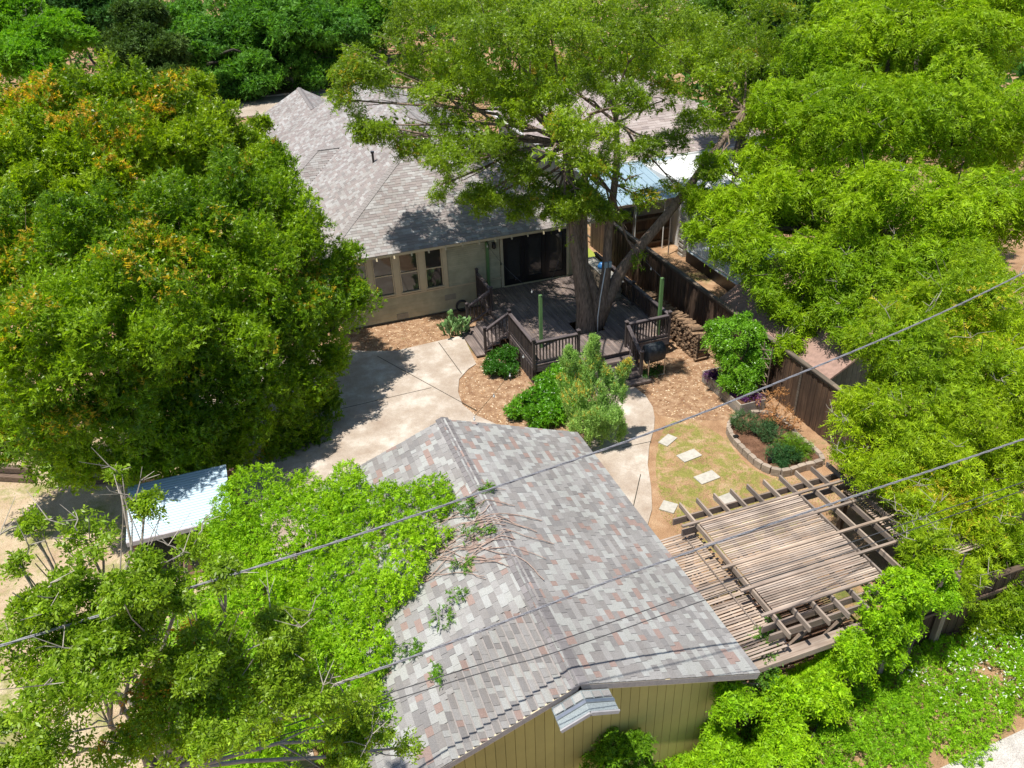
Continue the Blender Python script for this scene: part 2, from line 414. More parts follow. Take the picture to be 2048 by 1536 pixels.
def tree(name, label, cat, lobes, base, trunk_r, fork_h, bark, fol, group=None, stems=1, twigs=3, extra_twigs=0, twig_mat=None, trunk_paths=None, crown_name='crown'):
    rg = random.Random(hash(label) % 1000 if False else len(label)*7+len(lobes))
    root = thing(name, label, cat, base, group)
    mb = MB(); b = Vector(base)
    forks = []
    if trunk_paths:
        for pts, radii in trunk_paths: mb.tube(pts, radii, 10)
        forks = [Vector(p[-1]) for p, r in trunk_paths]; fr = [r[-1] for p, r in trunk_paths]
    else:
        fr = []
        cx = sum(l[0]*l[3] for l in lobes)/sum(l[3] for l in lobes); cy = sum(l[1]*l[3] for l in lobes)/sum(l[3] for l in lobes)
        for s in range(stems):
            a = 2*math.pi*s/max(1, stems)+.5; off = Vector((math.cos(a), math.sin(a), 0))*(trunk_r*1.3 if stems > 1 else 0)
            top = b+off*4+Vector(((cx-b.x)*.35, (cy-b.y)*.35, fork_h))
            r = trunk_r/(stems**.5)
            pts = limb_pts(b+off-Vector((0, 0, .1)), top, 0, 5, .12, rg)
            mb.tube(pts, [r*1.35, r*1.05, r, r*.93, r*.86, r*.8], 9); forks.append(top); fr.append(r*.8)
    for l in lobes:
        c = Vector(l[:3]); i = min(range(len(forks)), key=lambda k: (forks[k]-c).length+rg.uniform(0, .8)); f = forks[i]
        d = (c-f).length
        if d < .3: continue
        r0 = min(fr[i]*.62, .025+.02*d); end = f.lerp(c, 1.0)
        pts = limb_pts(f-(c-f).normalized()*.1, end, .25, 5, .22, rg)
        mb.tube(pts, [r0*(1-.13*k) for k in range(6)], 6, False)
        for k in range(twigs):
            v = Vector((rg.gauss(0, 1), rg.gauss(0, 1), rg.gauss(.2, .8))).normalized()*l[3]*.95
            st = pts[rg.choice((3, 4, 5))]
            mb.tube(limb_pts(st, c+v, .1, 3, .2, rg), [r0*.38, r0*.28, r0*.18, .006], 4, False)
    mb.build('trunk', bark, root, True)
    if extra_twigs:
        tb = MB(); tot = 0
        for k in range(extra_twigs):
            l = rg.choice(lobes); c = Vector(l[:3]); v = Vector((rg.gauss(0, 1), rg.gauss(-.4, 1), abs(rg.gauss(.6, .7)))).normalized()
            a = c+v*l[3]*.6; e = c+v*l[3]*rg.uniform(.95, 1.25)+Vector((rg.uniform(-.3, .3), rg.uniform(-.3, .3), rg.uniform(-.1, .3)))
            pts = limb_pts(a, e, 0, 4, .35, rg); tb.tube(pts, [.010, .009, .007, .005, .003], 4, False)
            for q in range(2): tb.tube([pts[2], pts[2]+Vector((rg.uniform(-.3, .3), rg.uniform(-.3, .3), rg.uniform(0, .3)))], [.007, .003], 3, False)
        tb.build('bare_twigs', twig_mat or M['twig'], root)['kind'] = 'stuff'
    fol = dict(fol); foliage(crown_name, lobes, fol.pop('n'), fol.pop('mat'), root, **fol)
    return root

OAK = [(5.85,31.0,10.64,1.55),(7.64,31.0,11.68,2.18),(8.12,30.0,9.37,2.13),(5.97,30.0,8.71,1.01),(9.14,27.0,11.74,2.13),(8.7,26.0,9.44,1.41),(7.29,27.5,7.9,1.14),(9.27,30.0,5.39,0.8),(10.51,26.0,12.05,1.76),(10.43,25.0,10.09,1.0),(9.06,22.5,9.12,0.72),(14.19,26.5,11.7,1.96),(11.39,22.0,10.71,0.73),(15.55,27.0,7.34,1.04),(12.98,26.0,7.37,1.08),(11.82,26.0,6.25,1.0),(18.01,29.0,9.84,1.95),(19.22,28.0,7.63,1.39),(21.05,30.0,10.75,2.22),(18.11,26.5,5.17,0.49),(16.26,26.0,5.0,0.42),(14.19,26.0,3.5,0.43),(9.79,26.0,10.75,1.39),(13.23,28.0,10.94,1.61),(19.13,33.0,10.34,2.15),(10.82,25.5,5.81,0.54),(9.43,21.5,10.18,0.82),(10.62,22.0,9.64,0.67),(12.11,30.0,9.87,1.71),(10.19,33.0,11.96,1.95),(14.05,25.6,6.04,0.59),(14.35,29.0,9.82,1.51),(11.17,25.4,5.23,0.4),(13.16,25.8,5.35,0.48),(17.02,30.0,9.96,1.68),(4.6,31.0,9.54,0.83),(16.96,26.0,6.66,0.53),(14.19,31.0,11.7,2.12),(9.35,26.0,7.5,0.69),(7.15,28.7,6.67,0.78),(8.52,28.2,6.05,0.84),(9.72,27.7,5.84,0.79),(9.3,28.0,7.51,1.19),(6.45,30.0,7.92,0.93),(10.54,26.7,6.59,0.82),(14.85,26.0,9.43,0.88),(16.97,27.0,8.29,0.85),(18.59,28.0,9.03,1.36),(13.89,25.5,7.92,0.62),(15.5,26.0,6.29,0.52),(4.93,30.5,8.53,0.7),(5.1,31.0,10.54,1.09),(12.4,27.0,10.34,0.96),(9.43,27.0,10.13,1.19),(10.99,25.0,6.68,0.78),(11.63,25.0,7.47,0.77),(12.19,25.3,6.04,0.54),(10.79,25.2,5.55,0.43),(10.94,24.5,8.04,0.67),(13.15,25.5,6.94,0.71),(9.09,27.5,6.56,0.73),(10.64,26.0,5.86,0.51),(8.5,29.0,11.04,1.4)]
BACKOAK = [(24.88,36.0,10.39,2.64),(27.89,36.0,9.49,2.72),(25.69,35.0,7.98,1.95),(23.61,37.0,10.15,2.19),(30.83,38.0,9.98,2.61)]
PECAN = [(22.3,27.0,9.76,1.92),(26.14,28.0,10.21,2.43),(28.02,26.0,10.13,2.94),(19.78,26.0,8.37,1.6),(21.53,24.5,8.31,2.57),(24.23,23.5,8.4,2.74),(26.32,22.0,7.96,2.52),(17.87,25.5,5.52,1.43),(19.6,24.0,6.11,2.22),(20.79,21.5,6.32,2.26),(22.66,20.0,6.16,2.21),(24.41,19.0,6.22,1.84),(17.0,23.0,4.56,1.44),(18.45,21.0,4.69,1.55),(20.12,19.5,4.61,1.51),(21.52,18.5,5.12,1.47),(17.93,21.0,3.07,0.97),(18.3,19.5,3.67,1.01),(17.47,26.5,6.84,0.8),(16.95,25.5,4.96,0.54),(16.42,24.0,4.28,0.41),(17.28,22.0,3.74,0.98),(17.1,20.2,2.04,0.66),(24.67,29.0,10.58,1.63),(27.62,28.0,11.22,2.42),(29.23,26.0,11.65,2.51),(16.51,25.8,5.72,0.72),(15.89,24.8,4.87,0.56),(17.88,22.0,2.63,0.82),(18.52,20.5,2.39,0.67),(17.71,24.8,4.98,1.14),(19.42,19.5,3.26,1.03),(19.18,26.0,6.56,1.35),(17.9,20.3,2.61,0.56),(17.98,18.5,3.27,0.62),(16.91,25.0,5.43,0.94),(17.91,24.5,5.24,1.12),(20.53,25.5,7.09,1.53)]
LOCUST = [(18.78,15.0,5.74,1.68),(15.65,14.0,5.65,1.43),(17.12,13.0,4.65,1.7),(13.8,13.0,4.55,0.94),(14.9,12.0,3.99,1.61),(17.09,11.5,3.1,1.53),(13.1,13.0,4.28,0.44),(13.51,11.5,3.52,0.96),(14.55,10.5,2.41,1.21),(16.0,10.0,1.69,1.23),(13.52,10.0,1.76,0.71),(15.06,9.5,0.65,0.8),(16.16,9.0,-0.35,0.63),(19.39,14.5,4.59,1.56),(13.11,12.6,3.47,0.5),(15.2,15.0,5.09,0.48),(15.06,14.0,4.49,0.56),(16.4,15.0,4.67,0.7),(17.97,16.0,5.14,1.02),(12.68,9.6,3.35,0.61),(13.52,9.3,2.41,0.68),(13.28,10.4,3.38,0.69),(14.95,10.5,3.07,1.07),(17.6,12.0,4.5,1.39),(15.61,9.0,1.1,0.72)]
CRAPE = [(1.34,28.0,7.17,0.94),(0.05,27.0,7.66,1.3),(1.59,27.5,6.04,1.38),(1.96,27.0,4.49,1.14),(2.94,27.0,3.33,0.81),(0.27,26.0,5.93,1.87),(-1.39,26.0,6.89,1.8),(-2.85,25.0,6.85,1.72),(-4.43,25.0,7.13,1.61),(-5.94,25.0,7.39,1.57),(1.06,26.0,2.99,1.3),(0.39,25.0,4.54,1.63),(-1.38,24.5,5.12,1.94),(-3.18,21.5,6.25,1.6),(-4.76,20.5,6.79,1.49),(-5.74,20.0,6.98,1.01),(0.53,24.5,1.93,1.1),(-0.81,23.5,3.01,1.74),(-2.63,23.0,3.0,1.68),(-4.26,21.0,4.44,1.42),(-5.81,20.5,4.82,1.29),(0.25,24.0,0.68,0.85),(-1.4,23.0,1.76,0.95),(-3.96,22.0,2.17,1.04),(-6.19,22.0,2.44,1.0),(-7.12,22.0,3.57,0.83),(1.98,26.0,2.19,0.71),(3.08,27.0,3.7,0.72),(3.77,27.0,3.37,0.4),(-7.34,25.0,7.03,1.56),(-7.75,23.5,4.65,1.55),(-8.37,22.5,3.41,1.11),(-3.97,22.0,7.07,1.32),(-2.78,23.5,4.18,1.36),(0.55,24.3,0.21,0.95),(-0.46,23.7,0.14,0.81),(-2.01,22.8,1.08,0.95),(-2.86,22.2,1.44,0.77),(-3.14,21.7,2.69,1.17),(1.52,25.0,0.78,0.67),(1.97,25.5,2.05,0.79),(1.82,26.0,3.42,1.04),(3.21,28.0,4.64,0.73),(1.61,29.0,8.07,0.69),(-5.49,21.0,2.76,0.62),(-4.53,20.8,2.45,0.53),(-3.53,21.0,2.2,0.65),(-2.84,21.3,1.6,0.59),(-4.14,24.5,8.03,1.27),(-1.92,26.0,7.79,1.23)]
CRAPE2 = [(-3.35,34.0,9.8,1.38),(-4.88,33.0,9.46,1.42),(-1.95,34.0,9.1,1.13),(-6.14,32.0,9.65,1.27),(-0.78,34.0,7.83,1.27),(0.33,35.0,7.45,0.81),(-4.24,31.0,8.3,1.9),(-2.34,32.0,7.42,1.65),(-6.34,30.0,8.18,1.48),(-0.36,32.0,6.76,1.13),(0.93,36.0,7.14,0.8),(1.15,30.0,7.86,0.68),(1.57,38.0,7.45,0.48),(-0.67,36.0,8.94,0.44),(-5.61,31.0,8.48,1.53),(-7.5,31.0,8.73,1.66),(-7.31,29.0,7.46,1.44),(-3.12,33.0,8.55,1.47),(-0.03,35.0,8.49,0.8),(-0.51,37.0,9.51,0.61),(-1.47,36.0,9.6,0.59),(-4.49,29.5,7.03,1.52),(-5.84,34.0,10.4,0.71),(-1.35,33.5,7.83,1.53)]
SAPLING = [(-2.42,8.2,9.85,0.34),(-1.88,9.0,9.56,0.28),(-2.7,7.6,9.59,0.49),(-1.73,7.2,9.75,0.51),(-2.65,7.0,9.04,0.74),(-1.46,7.2,8.69,0.63),(-0.61,7.4,8.29,0.49),(-0.55,7.2,7.38,0.66),(-1.94,7.0,7.84,0.81),(-0.01,7.4,6.97,0.4),(-1.01,7.5,9.43,0.29),(-3.06,6.8,8.41,0.69),(-0.0,7.2,6.28,0.51),(0.7,7.2,5.74,0.2),(-2.17,9.5,9.76,0.14),(-2.98,8.5,10.01,0.2),(-2.17,7.2,9.24,0.54),(-1.08,7.0,7.88,0.65),(-1.37,8.0,9.5,0.21),(-3.31,7.5,9.16,0.38),(-3.06,8.0,9.87,0.22)]
VINE_S = [(6.95,8.3,1.01,0.61),(7.26,8.45,2.09,0.5),(8.35,8.5,1.34,0.57),(8.29,8.1,0.74,0.62),(9.28,8.6,1.42,0.51),(10.19,8.7,1.69,0.53),(9.64,8.4,1.33,0.58),(11.0,8.8,1.95,0.49),(11.69,8.9,2.18,0.49),(6.47,8.2,0.57,0.46),(10.59,8.6,1.31,0.49),(11.36,8.8,1.55,0.49),(8.86,8.4,1.54,0.52),(12.2,9.1,2.48,0.49),(7.54,8.0,0.44,0.62),(8.48,8.6,1.71,0.29),(11.99,9.0,2.66,0.45),(12.71,9.1,2.59,0.55),(11.04,8.8,2.32,0.45),(9.7,8.7,1.59,0.45),(10.94,8.8,2.96,0.4),(11.59,8.9,3.27,0.42),(10.15,8.6,2.37,0.35),(12.65,9.2,3.12,0.49)]
VINE_W = [(4.66,8.5,1.78,0.4),(5.09,8.5,1.79,0.29),(4.46,8.5,1.41,0.34),(5.07,8.5,1.08,0.38)]
VINE_T = [(15.55,21.0,2.47,0.73),(15.01,21.0,1.89,0.56),(15.94,20.8,1.59,0.67),(15.23,20.6,1.34,0.6),(14.83,21.2,2.82,0.49),(16.12,20.9,2.3,0.53),(15.76,20.4,1.02,0.46),(15.7,21.3,2.79,0.53),(15.23,20.9,2.09,0.63),(15.45,20.2,0.8,0.35),(14.69,21.2,2.26,0.39),(16.29,20.6,1.81,0.39),(14.91,20.5,0.96,0.35)]
FAR_ROUND = [(-8.45,50.0,9.72,2.3),(-7.15,52.0,10.07,1.6),(-9.64,55.0,10.41,1.94),(-7.74,48.0,9.0,1.25)]
FAR_OLIVE = [(-3.43,60.0,7.58,2.25),(-3.69,62.0,9.15,1.95),(-2.81,58.0,6.33,1.26),(-5.5,62.0,8.09,1.3)]
FAR_DARK = [(-7.73,75.0,9.03,2.11),(-5.92,72.0,8.52,1.68),(-10.44,78.0,9.28,1.97)]
FAR_GREEN = [(0.93,88.0,4.03,4.8),(6.81,85.0,4.39,5.21),(3.36,82.0,2.06,3.22),(10.66,85.0,4.96,4.3),(8.83,82.0,1.99,2.35),(-1.94,90.0,5.35,3.84),(-1.07,84.0,1.71,2.09),(7.69,90.0,6.42,4.44),(-3.86,84.0,2.85,2.05),(0.99,81.0,1.59,1.36),(11.96,84.0,1.84,2.18),(-1.28,80.0,4.9,2.38)]
FAR_MID = [(17.52,95.0,5.22,3.77),(14.18,90.0,3.13,2.57),(15.14,100.0,5.4,3.35)]


# ------------------------------------------------------------------ the ground and paving
S = 420
gv = [(-S, -60, 0), (S, -60, 0), (S, 900, 0), (-S, 900, 0)]
structure('ground', gv, [(0, 1, 2, 3)], M['ground'])
sheet('street', [(-60, 74.6), (11.5, 74.6), (60, 72), (60, 79.6), (11.5, 82), (-60, 82)], .004, M['street'])
drv = [(-1.4, 15), (-1.4, 21), (-3.4, 22.5), (-3.6, 30.4), (0, 30.6), (2.5, 30.1), (3.7, 29.35), (4.83, 28.9), (6.0, 29.0), (7.7, 29.1), (7.62, 28.0), (7.5, 26.6), (7.1, 26.35), (6.55, 25.75), (6.25, 24.9), (6.15, 24.0), (6.35, 23.2), (6.9, 22.3), (7.6, 20.9), (8.3, 19.8), (8.3, 15)]
sheet('driveway', drv, -.02, M['conc'], .065)
pth = [(8.3, 15.2), (9.2, 15.6), (9.75, 16.3), (10.2, 17.2), (10.66, 18.3), (11.2, 19.2), (11.78, 19.96), (12.15, 20.6), (12.4, 21.2), (12.52, 22.0), (12.4, 22.8), (12.1, 23.4), (10.9, 23.4), (10.9, 22.4), (10.4, 21.2), (9.5, 20.2), (8.3, 19.8)]
sheet('garden_path', pth, -.02, M['conc'], .065)
jt = MB()
for a, b in (((4.0, 28.75), (6.5, 23.4)), ((1.4, 25.4), (5.4, 25.55)), ((6.6, 28.9), (6.75, 26.1)), ((10.3, 19.4), (11.35, 19.35)), ((9.0, 16.2), (10.2, 17.9))):
    jt.beam((*a, .0465), (*b, .0465), .028, .004)
j = jt.build('paving_joints', M['groove']); j['kind'] = 'structure'
sheet('lawn', smooth_poly([(10.3, 16.0), (10.6, 13.9), (13.4, 14.2), (14.2, 15.4), (13.6, 17), (13.7, 18.6), (13.4, 19.6), (12.7, 20.2), (11.7, 19.4), (10.6, 17.6)]), .008, M['lawn'])
sheet('mulch_strip', smooth_poly([(16.5, 20.0), (14.6, 19.5), (12.4, 20.7), (12.6, 22.6), (12.9, 24), (14, 24.5), (14.5, 31), (16.5, 31.4)]), .004, M['mulch'])
sheet('mulch_by_house', smooth_poly([(2.6, 31.5), (9.2, 31.5), (9.0, 29.4), (7.4, 28.9), (4.6, 28.7), (2.6, 29.8)]), .004, M['mulch'])
sheet('mulch_island', smooth_poly([(6.0, 24.5), (6.3, 25.5), (7.3, 26.6), (9.1, 27), (11, 24.5), (11.1, 22), (9.6, 19.9), (7.8, 20.2), (6.4, 22.8)]), .012, M['mulch'])
sheet('dry_yard', smooth_poly([(-13, 8), (-2.4, 8.5), (-1.6, 14), (-3.5, 21), (-4, 27), (-16, 27), (-20, 16)]), .004, M['yard'])
sheet('alley', [(4, -30), (60, -30), (60, 6.95), (14, 6.83), (11.3, 6.75), (4, 6.4)], .004, M['gravel'])
sheet('concrete_pad', [(-3.0, 11.9), (-.9, 11.5), (-1.1, 14.6), (-2.9, 15.1)], -.02, M['conc'], .06)
sheet('side_lawn', [(14.75, 33), (16.5, 33), (16.5, 52), (14.75, 52)], .004, plain('bright_lawn', (.30, .36, .05), .9, scale=20, var=.35))
kb = MB(); kb.beam((-60, 82.1, .06), (11.5, 82.1, .06), .25, .14); kb.beam((-60, 74.4, .06), (11.5, 74.4, .06), .25, .14)
k = kb.build('kerb', M['conc']); k['kind'] = 'structure'

# ------------------------------------------------------------------ roofs with shingle pieces
def inside(poly, x, y):
    c = False; n = len(poly)
    for i in range(n):
        x1, y1 = poly[i]; x2, y2 = poly[(i+1) % n]
        if (y1 > y) != (y2 > y) and x < (x2-x1)*(y-y1)/(y2-y1)+x1: c = not c
    return c

def shingles(parent, O, u, v, poly, exposure, mat_piece, mat_join, n_pieces, near, widths=(.14, .2, .26, .33), seed=1, name='shingle'):
    """courses of tabs on the plane O + a u + b v; poly is the outline in (a, b); the nearest n_pieces are objects"""
    rg = random.Random(seed); u = Vector(u).normalized(); v = Vector(v).normalized(); nn = u.cross(v)
    if nn.z < 0: nn = -nn
    amin = min(p[0] for p in poly); amax = max(p[0] for p in poly); bmin = min(p[1] for p in poly); bmax = max(p[1] for p in poly)
    tilt = Matrix((u, v, nn)).transposed(); items = []
    nb = int((bmax-bmin)/exposure)+1
    m_ = len(poly)
    for r in range(nb):
        b = bmin+(r+.5)*exposure; xs = []
        for i in range(m_):
            (a1, b1), (a2, b2) = poly[i], poly[(i+1) % m_]
            if (b1 > b) != (b2 > b): xs.append(a1+(b-b1)*(a2-a1)/(b2-b1))
        xs.sort()
        for lo, hi in zip(xs[::2], xs[1::2]):
            a = lo-rg.uniform(0, .25)
            while a < hi-.02:
                w = rg.choice(widths); e0 = max(a, lo); e1 = min(a+w, hi); a += w
                if e1-e0 < .03: continue
                items.append((Vector(O)+u*(e0+e1)/2+v*b, e1-e0))
    items.sort(key=lambda t: (t[0]-near).length)
    wob = .012
    for k, (c, w) in enumerate(items):
        h = rg.choice((.010, .010, .016))
        ta = math.atan2(.010, exposure)
        Rm = tilt @ Matrix.Rotation(-ta, 3, 'X')
        cc = c+nn*(.018+h*.5)
        if k < n_pieces: piece(name, mat_piece, cc, (w-.006, exposure+.02, h), parent, Rm)
        else:
            if k == n_pieces: mb = MB()
            mb.box(cc, (w-.006, exposure+.02, h), Rm, rg.random())
    if len(items) > n_pieces:
        o = mb.build('shingle_field', mat_join, parent, rnd=True); o['kind'] = 'stuff'

EYE = Vector((0, 0, 16))
# garage: ridge x 3.88, roof y 8.45..17.38
GX, GZ, EZ = 3.88, 4.1, 2.64
GY0, GY1 = 8.45, 17.38
garage = thing('garage', 'long garage with grey and rust flecked shingle roof and olive plank end wall', 'garage', (3.88, 13, 0))
run = 3.87; ksl = (GZ-EZ)/run; sl_len = math.hypot(run, GZ-EZ)
for sgn in (-1, 1):
    vdir = Vector((-sgn*run, 0, GZ-EZ)).normalized(); O = Vector((GX+sgn*run, GY0, EZ))
    mb = MB(); nn = Vector((sgn*(GZ-EZ), 0, run)).normalized()
    a = O-nn*.0; e = Vector((GX, GY0, GZ))
    for (q0, q1) in (((O, e)),):
        y1 = Vector((0, GY1-GY0, 0)); dn = -nn*.12
        P8 = [q0+dn, q1+dn, q1+y1+dn, q0+y1+dn, q0, q1, q1+y1, q0+y1]
        base = len(mb.v); mb.v += [tuple(p) for p in P8]; mb.r += [0]*8; mb.f += [tuple(base+i for i in f) for f in CUBE_F]
    mb.build('roof_deck', M['capj'], garage)
    shingles(garage, O, (0, 1, 0), vdir, [(0, 0), (GY1-GY0, 0), (GY1-GY0, sl_len), (0, sl_len)], .145, M['gsh'], M['gsha'], 150, Vector((3.5, 8.5, 4)) if sgn < 0 else Vector((5.5, 9.0, 3.6)), seed=3+sgn)
cm = bpy.data.meshes.new('ridge_cap'); hw = .17
cv = []
for yy, dz in ((-.12, .012), (.12, .0)):
    for x in (-hw, 0, hw):
        cv.append((x, yy, -abs(x)*ksl+dz)); cv.append((x, yy, -abs(x)*ksl+dz-.035))
cm.from_pydata(cv, [], [(0, 2, 8, 6), (2, 4, 10, 8), (0, 1, 3, 2), (2, 3, 5, 4), (0, 6, 7, 1), (4, 5, 11, 10), (6, 8, 9, 7), (8, 10, 11, 9)])
cm.materials.append(M['cap'])
yy = GY0+.1
while yy < GY1:
    o = bpy.data.objects.new('ridge_cap', cm); link(o, garage); o.location = (GX, yy, GZ+.04); yy += .2
# end wall planks, cut under the roof slope
WY = 8.78
for k in range(37):
    x0 = .42+k*.1945; x1 = x0+.186
    zt = lambda x: GZ-.14-ksl*abs(x-GX)
    vs = []
    for yy_ in (WY, WY+.03): vs += [(x0, yy_, 0), (x1, yy_, 0), (x1, yy_, zt(x1)), (x0, yy_, zt(x0))]
    if x0 < GX < x1: pass
    o = mesh_obj('wall_plank', vs, [(0, 1, 2, 3), (7, 6, 5, 4), (0, 4, 5, 1), (1, 5, 6, 2), (2, 6, 7, 3), (3, 7, 4, 0)], M['gwall'], garage); centre(o)
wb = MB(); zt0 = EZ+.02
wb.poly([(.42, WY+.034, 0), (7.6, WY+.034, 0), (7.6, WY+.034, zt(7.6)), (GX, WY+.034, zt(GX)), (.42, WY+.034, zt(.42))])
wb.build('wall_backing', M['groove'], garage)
wb = MB(); wb.box((7.5, 13.05, 1.3), (.1, 8.5, 2.6)); wb.box((.3, 13.05, 1.3), (.1, 8.5, 2.6)); wb.box((3.9, 17.2, 1.3), (7.2, .1, 2.6)); wb.poly([(.3, 17.16, 2.6), (7.5, 17.16, 2.6), (GX, 17.16, 3.95)])
wb.build('wall', M['gwall'], garage)
for sgn in (-1, 1):
    beam('rake_board', M['trim'], (GX+sgn*3.86, GY0+.02, EZ-.07), (GX, GY0+.02, GZ-.07), .03, .14, garage)
    beam('rake_board', M['trim'], (GX+sgn*3.86, GY1-.02, EZ-.07), (GX, GY1-.02, GZ-.07), .03, .14, garage)
# little pent hood at the peak
hood = MB()
def hz(x): return 3.97-ksl*abs(x-3.88)
hx = (3.33, 3.88, 4.43)
for (xa, xb) in ((hx[0], hx[1]), (hx[1], hx[2])):
    b0 = len(hood.v)
    for dz in (-.05, 0): hood.v += [(xa, 8.43, hz(xa)+.02+dz), (xb, 8.43, hz(xb)+.02+dz), (xb, 8.02, hz(xb)-.03+dz), (xa, 8.02, hz(xa)-.03+dz)]
    hood.r += [0]*8; hood.f += [tuple(b0+i for i in f) for f in ((3, 2, 1, 0), (4, 5, 6, 7), (0, 1, 5, 4), (1, 2, 6, 5), (2, 3, 7, 6), (3, 0, 4, 7))]
hood.build('peak_hood', plain('grey_hood_felt', (.26, .30, .31), .85, scale=60, var=.3), garage)
for (xa, xb) in ((hx[0], hx[1]), (hx[1], hx[2])):
    for k in range(3):
        xa2 = xa+(xb-xa)*(k+.06)/3; xb2 = xa+(xb-xa)*(k+.94)/3
        c = Vector(((xa2+xb2)/2, 8.33, hz((xa2+xb2)/2)+.022)); F = frame_of(Vector((xb2-xa2, 0, hz(xb2)-hz(xa2))))
        piece('hood_shingle', M['gsh'], c, (xb2-xa2, .14, .012), garage, F)
    beam('hood_ridge_roll', M['silver'], (xa, 8.2, hz(xa)+.015), (xb, 8.2, hz(xb)+.015), .06, .02, garage)
    beam('hood_fascia', plain('grey_fascia', (.38, .37, .38), .6), (xa, 8.0, hz(xa)-.07), (xb, 8.0, hz(xb)-.07), .03, .08, garage)

# ------------------------------------------------------------------ main house
house = thing('house', 'cream clapboard house with brown grey hipped shingle roof behind the deck', 'house', (8.7, 41, 0))
KS = .55; EH = 3.35
x0, x1, y0, y1 = 2.5, 14.9, 31.0, 51.5; rx = 8.7; rz = EH+KS*6.2
wl_ = MB()
wl_.box((8.7, 31.53+9.9, 1.6), (11.2, 19.7, 3.2)); wl_.box((3.2, 55, 1.5), (5, 6.6, 3.0)); wl_.box((2.4, 42.15, 1.5), (1.6, 5, 3.0))
wl_.build('wall', plain('house_wall', (.34, .31, .23), .7), house)
rd = MB()
def pl(*p): rd.poly([Vector(q) for q in p])
SW, SE, NE, NW = (x0, y0, EH), (x1, y0, EH), (x1, y1, EH), (x0, y1, EH); RS, RN = (rx, y0+6.2, rz), (rx, y1, rz)
pl(SW, SE, RS); pl(SE, NE, RN, RS); pl(SW, RS, RN, NW); pl(NW, RN, NE)
wr = (5.38, EH+KS*2.88)   # porch wing ridge
pl((x0, 51.5, EH), (wr[0], 51.5, wr[1]), (wr[0], 58.5, wr[1]), (x0, 58.5, EH)); pl((wr[0], 51.5, wr[1]), (8.26, 51.5, EH), (8.26, 58.5, EH), (wr[0], 58.5, wr[1])); pl((x0, 58.5, EH), (wr[0], 58.5, wr[1]), (8.26, 58.5, EH))
bz = EH+KS*3.0; bx = 4.25
pl((1.2, 39.15, EH), (bx, 42.15, bz), (1.2, 45.15, EH)); pl((1.2, 39.15, EH), (2.5, 39.15, EH), (5.5, 42.15, bz), (bx, 42.15, bz)); pl((1.2, 45.15, EH), (bx, 42.15, bz), (5.5, 42.15, bz), (2.5, 45.15, EH))
rd.build('roof_deck', M['capj'], house)
sb = math.hypot(1, KS); L6 = 6.2*sb
shingles(house, (x0, y0, EH), (1, 0, 0), (0, 1, KS), [(0, 0), (12.4, 0), (6.2, L6)], .15, M['hsh'], M['hsha'], 300, Vector((5.5, 31, 3.4)), (.2, .26, .33), 5)
L3 = 3.0*sb
shingles(house, (x0, y0, EH), (0, 1, 0), (1, 0, KS), [(0, 0), (8.15, 0), (11.15, L3), (14.15, 0), (27.5, 0), (27.5, 2.88*sb), (20.5, 2.88*sb), (20.5, L6), (6.2, L6)], .15, M['hsh'], M['hsha'], 0, EYE, (.2, .26, .33, .4), 6)
shingles(house, (x1, y0, EH), (0, 1, 0), (-1, 0, KS), [(0, 0), (20.5, 0), (20.5, L6), (6.2, L6)], .15, M['hsh'], M['hsha'], 0, EYE, (.3, .4, .5), 7)
shingles(house, (8.26, 51.5, EH), (0, 1, 0), (-1, 0, KS), [(0, 0), (7, 0), (7, 2.88*sb), (0, 2.88*sb)], .15, M['hsh'], M['hsha'], 0, EYE, (.3, .4, .5), 8)
shingles(house, (1.2, 39.15, EH), (0, 1, 0), (1, 0, KS), [(0, 0), (6, 0), (3, L3)], .15, M['hsh'], M['hsha'], 0, EYE, (.2, .3, .4), 9)
shingles(house, (1.2, 39.15, EH), (1, 0, 0), (0, 1, KS), [(0, 0), (1.3, 0), (4.3, L3), (3.05, L3)], .15, M['hsh'], M['hsha'], 0, EYE, (.2, .3, .4), 10)
def capline(a, b, w=.3, drop=.06):
    hc = MB(); a = Vector(a); b = Vector(b); n = max(2, int((b-a).length/.18)); d = (b-a).normalized(); sd = Vector((0, 0, 1)).cross(d).normalized()*w/2
    for i in range(n):
        q = a.lerp(b, i/n); q2 = a.lerp(b, (i+1.1)/n); b0 = len(hc.v)
        for p, dz in ((q, .07), (q2, .055)):
            up_ = Vector((0, 0, dz))
            for o_, dd in ((-sd, drop), (Vector(), 0), (sd, drop)):
                c = p+o_+up_-Vector((0, 0, dd)); hc.v += [tuple(c), tuple(c-Vector((0, 0, .03)))]; hc.r += [0, 0]
        hc.f += [tuple(b0+k for k in f) for f in ((0, 2, 8, 6), (2, 4, 10, 8), (0, 1, 3, 2), (2, 3, 5, 4), (0, 6, 7, 1), (4, 5, 11, 10), (6, 8, 9, 7), (8, 10, 11, 9))]
    hc.build('hip_cap', M['capj'], house)
capline(SW, RS); capline(SE, RS); capline(RS, RN); capline((wr[0], 51.6, wr[1]), (wr[0], 58.5, wr[1])); capline((1.2, 39.15, EH), (bx, 42.15, bz)); capline((1.2, 45.15, EH), (bx, 42.15, bz), .2); capline((bx, 42.15, bz), (5.5, 42.15, bz))
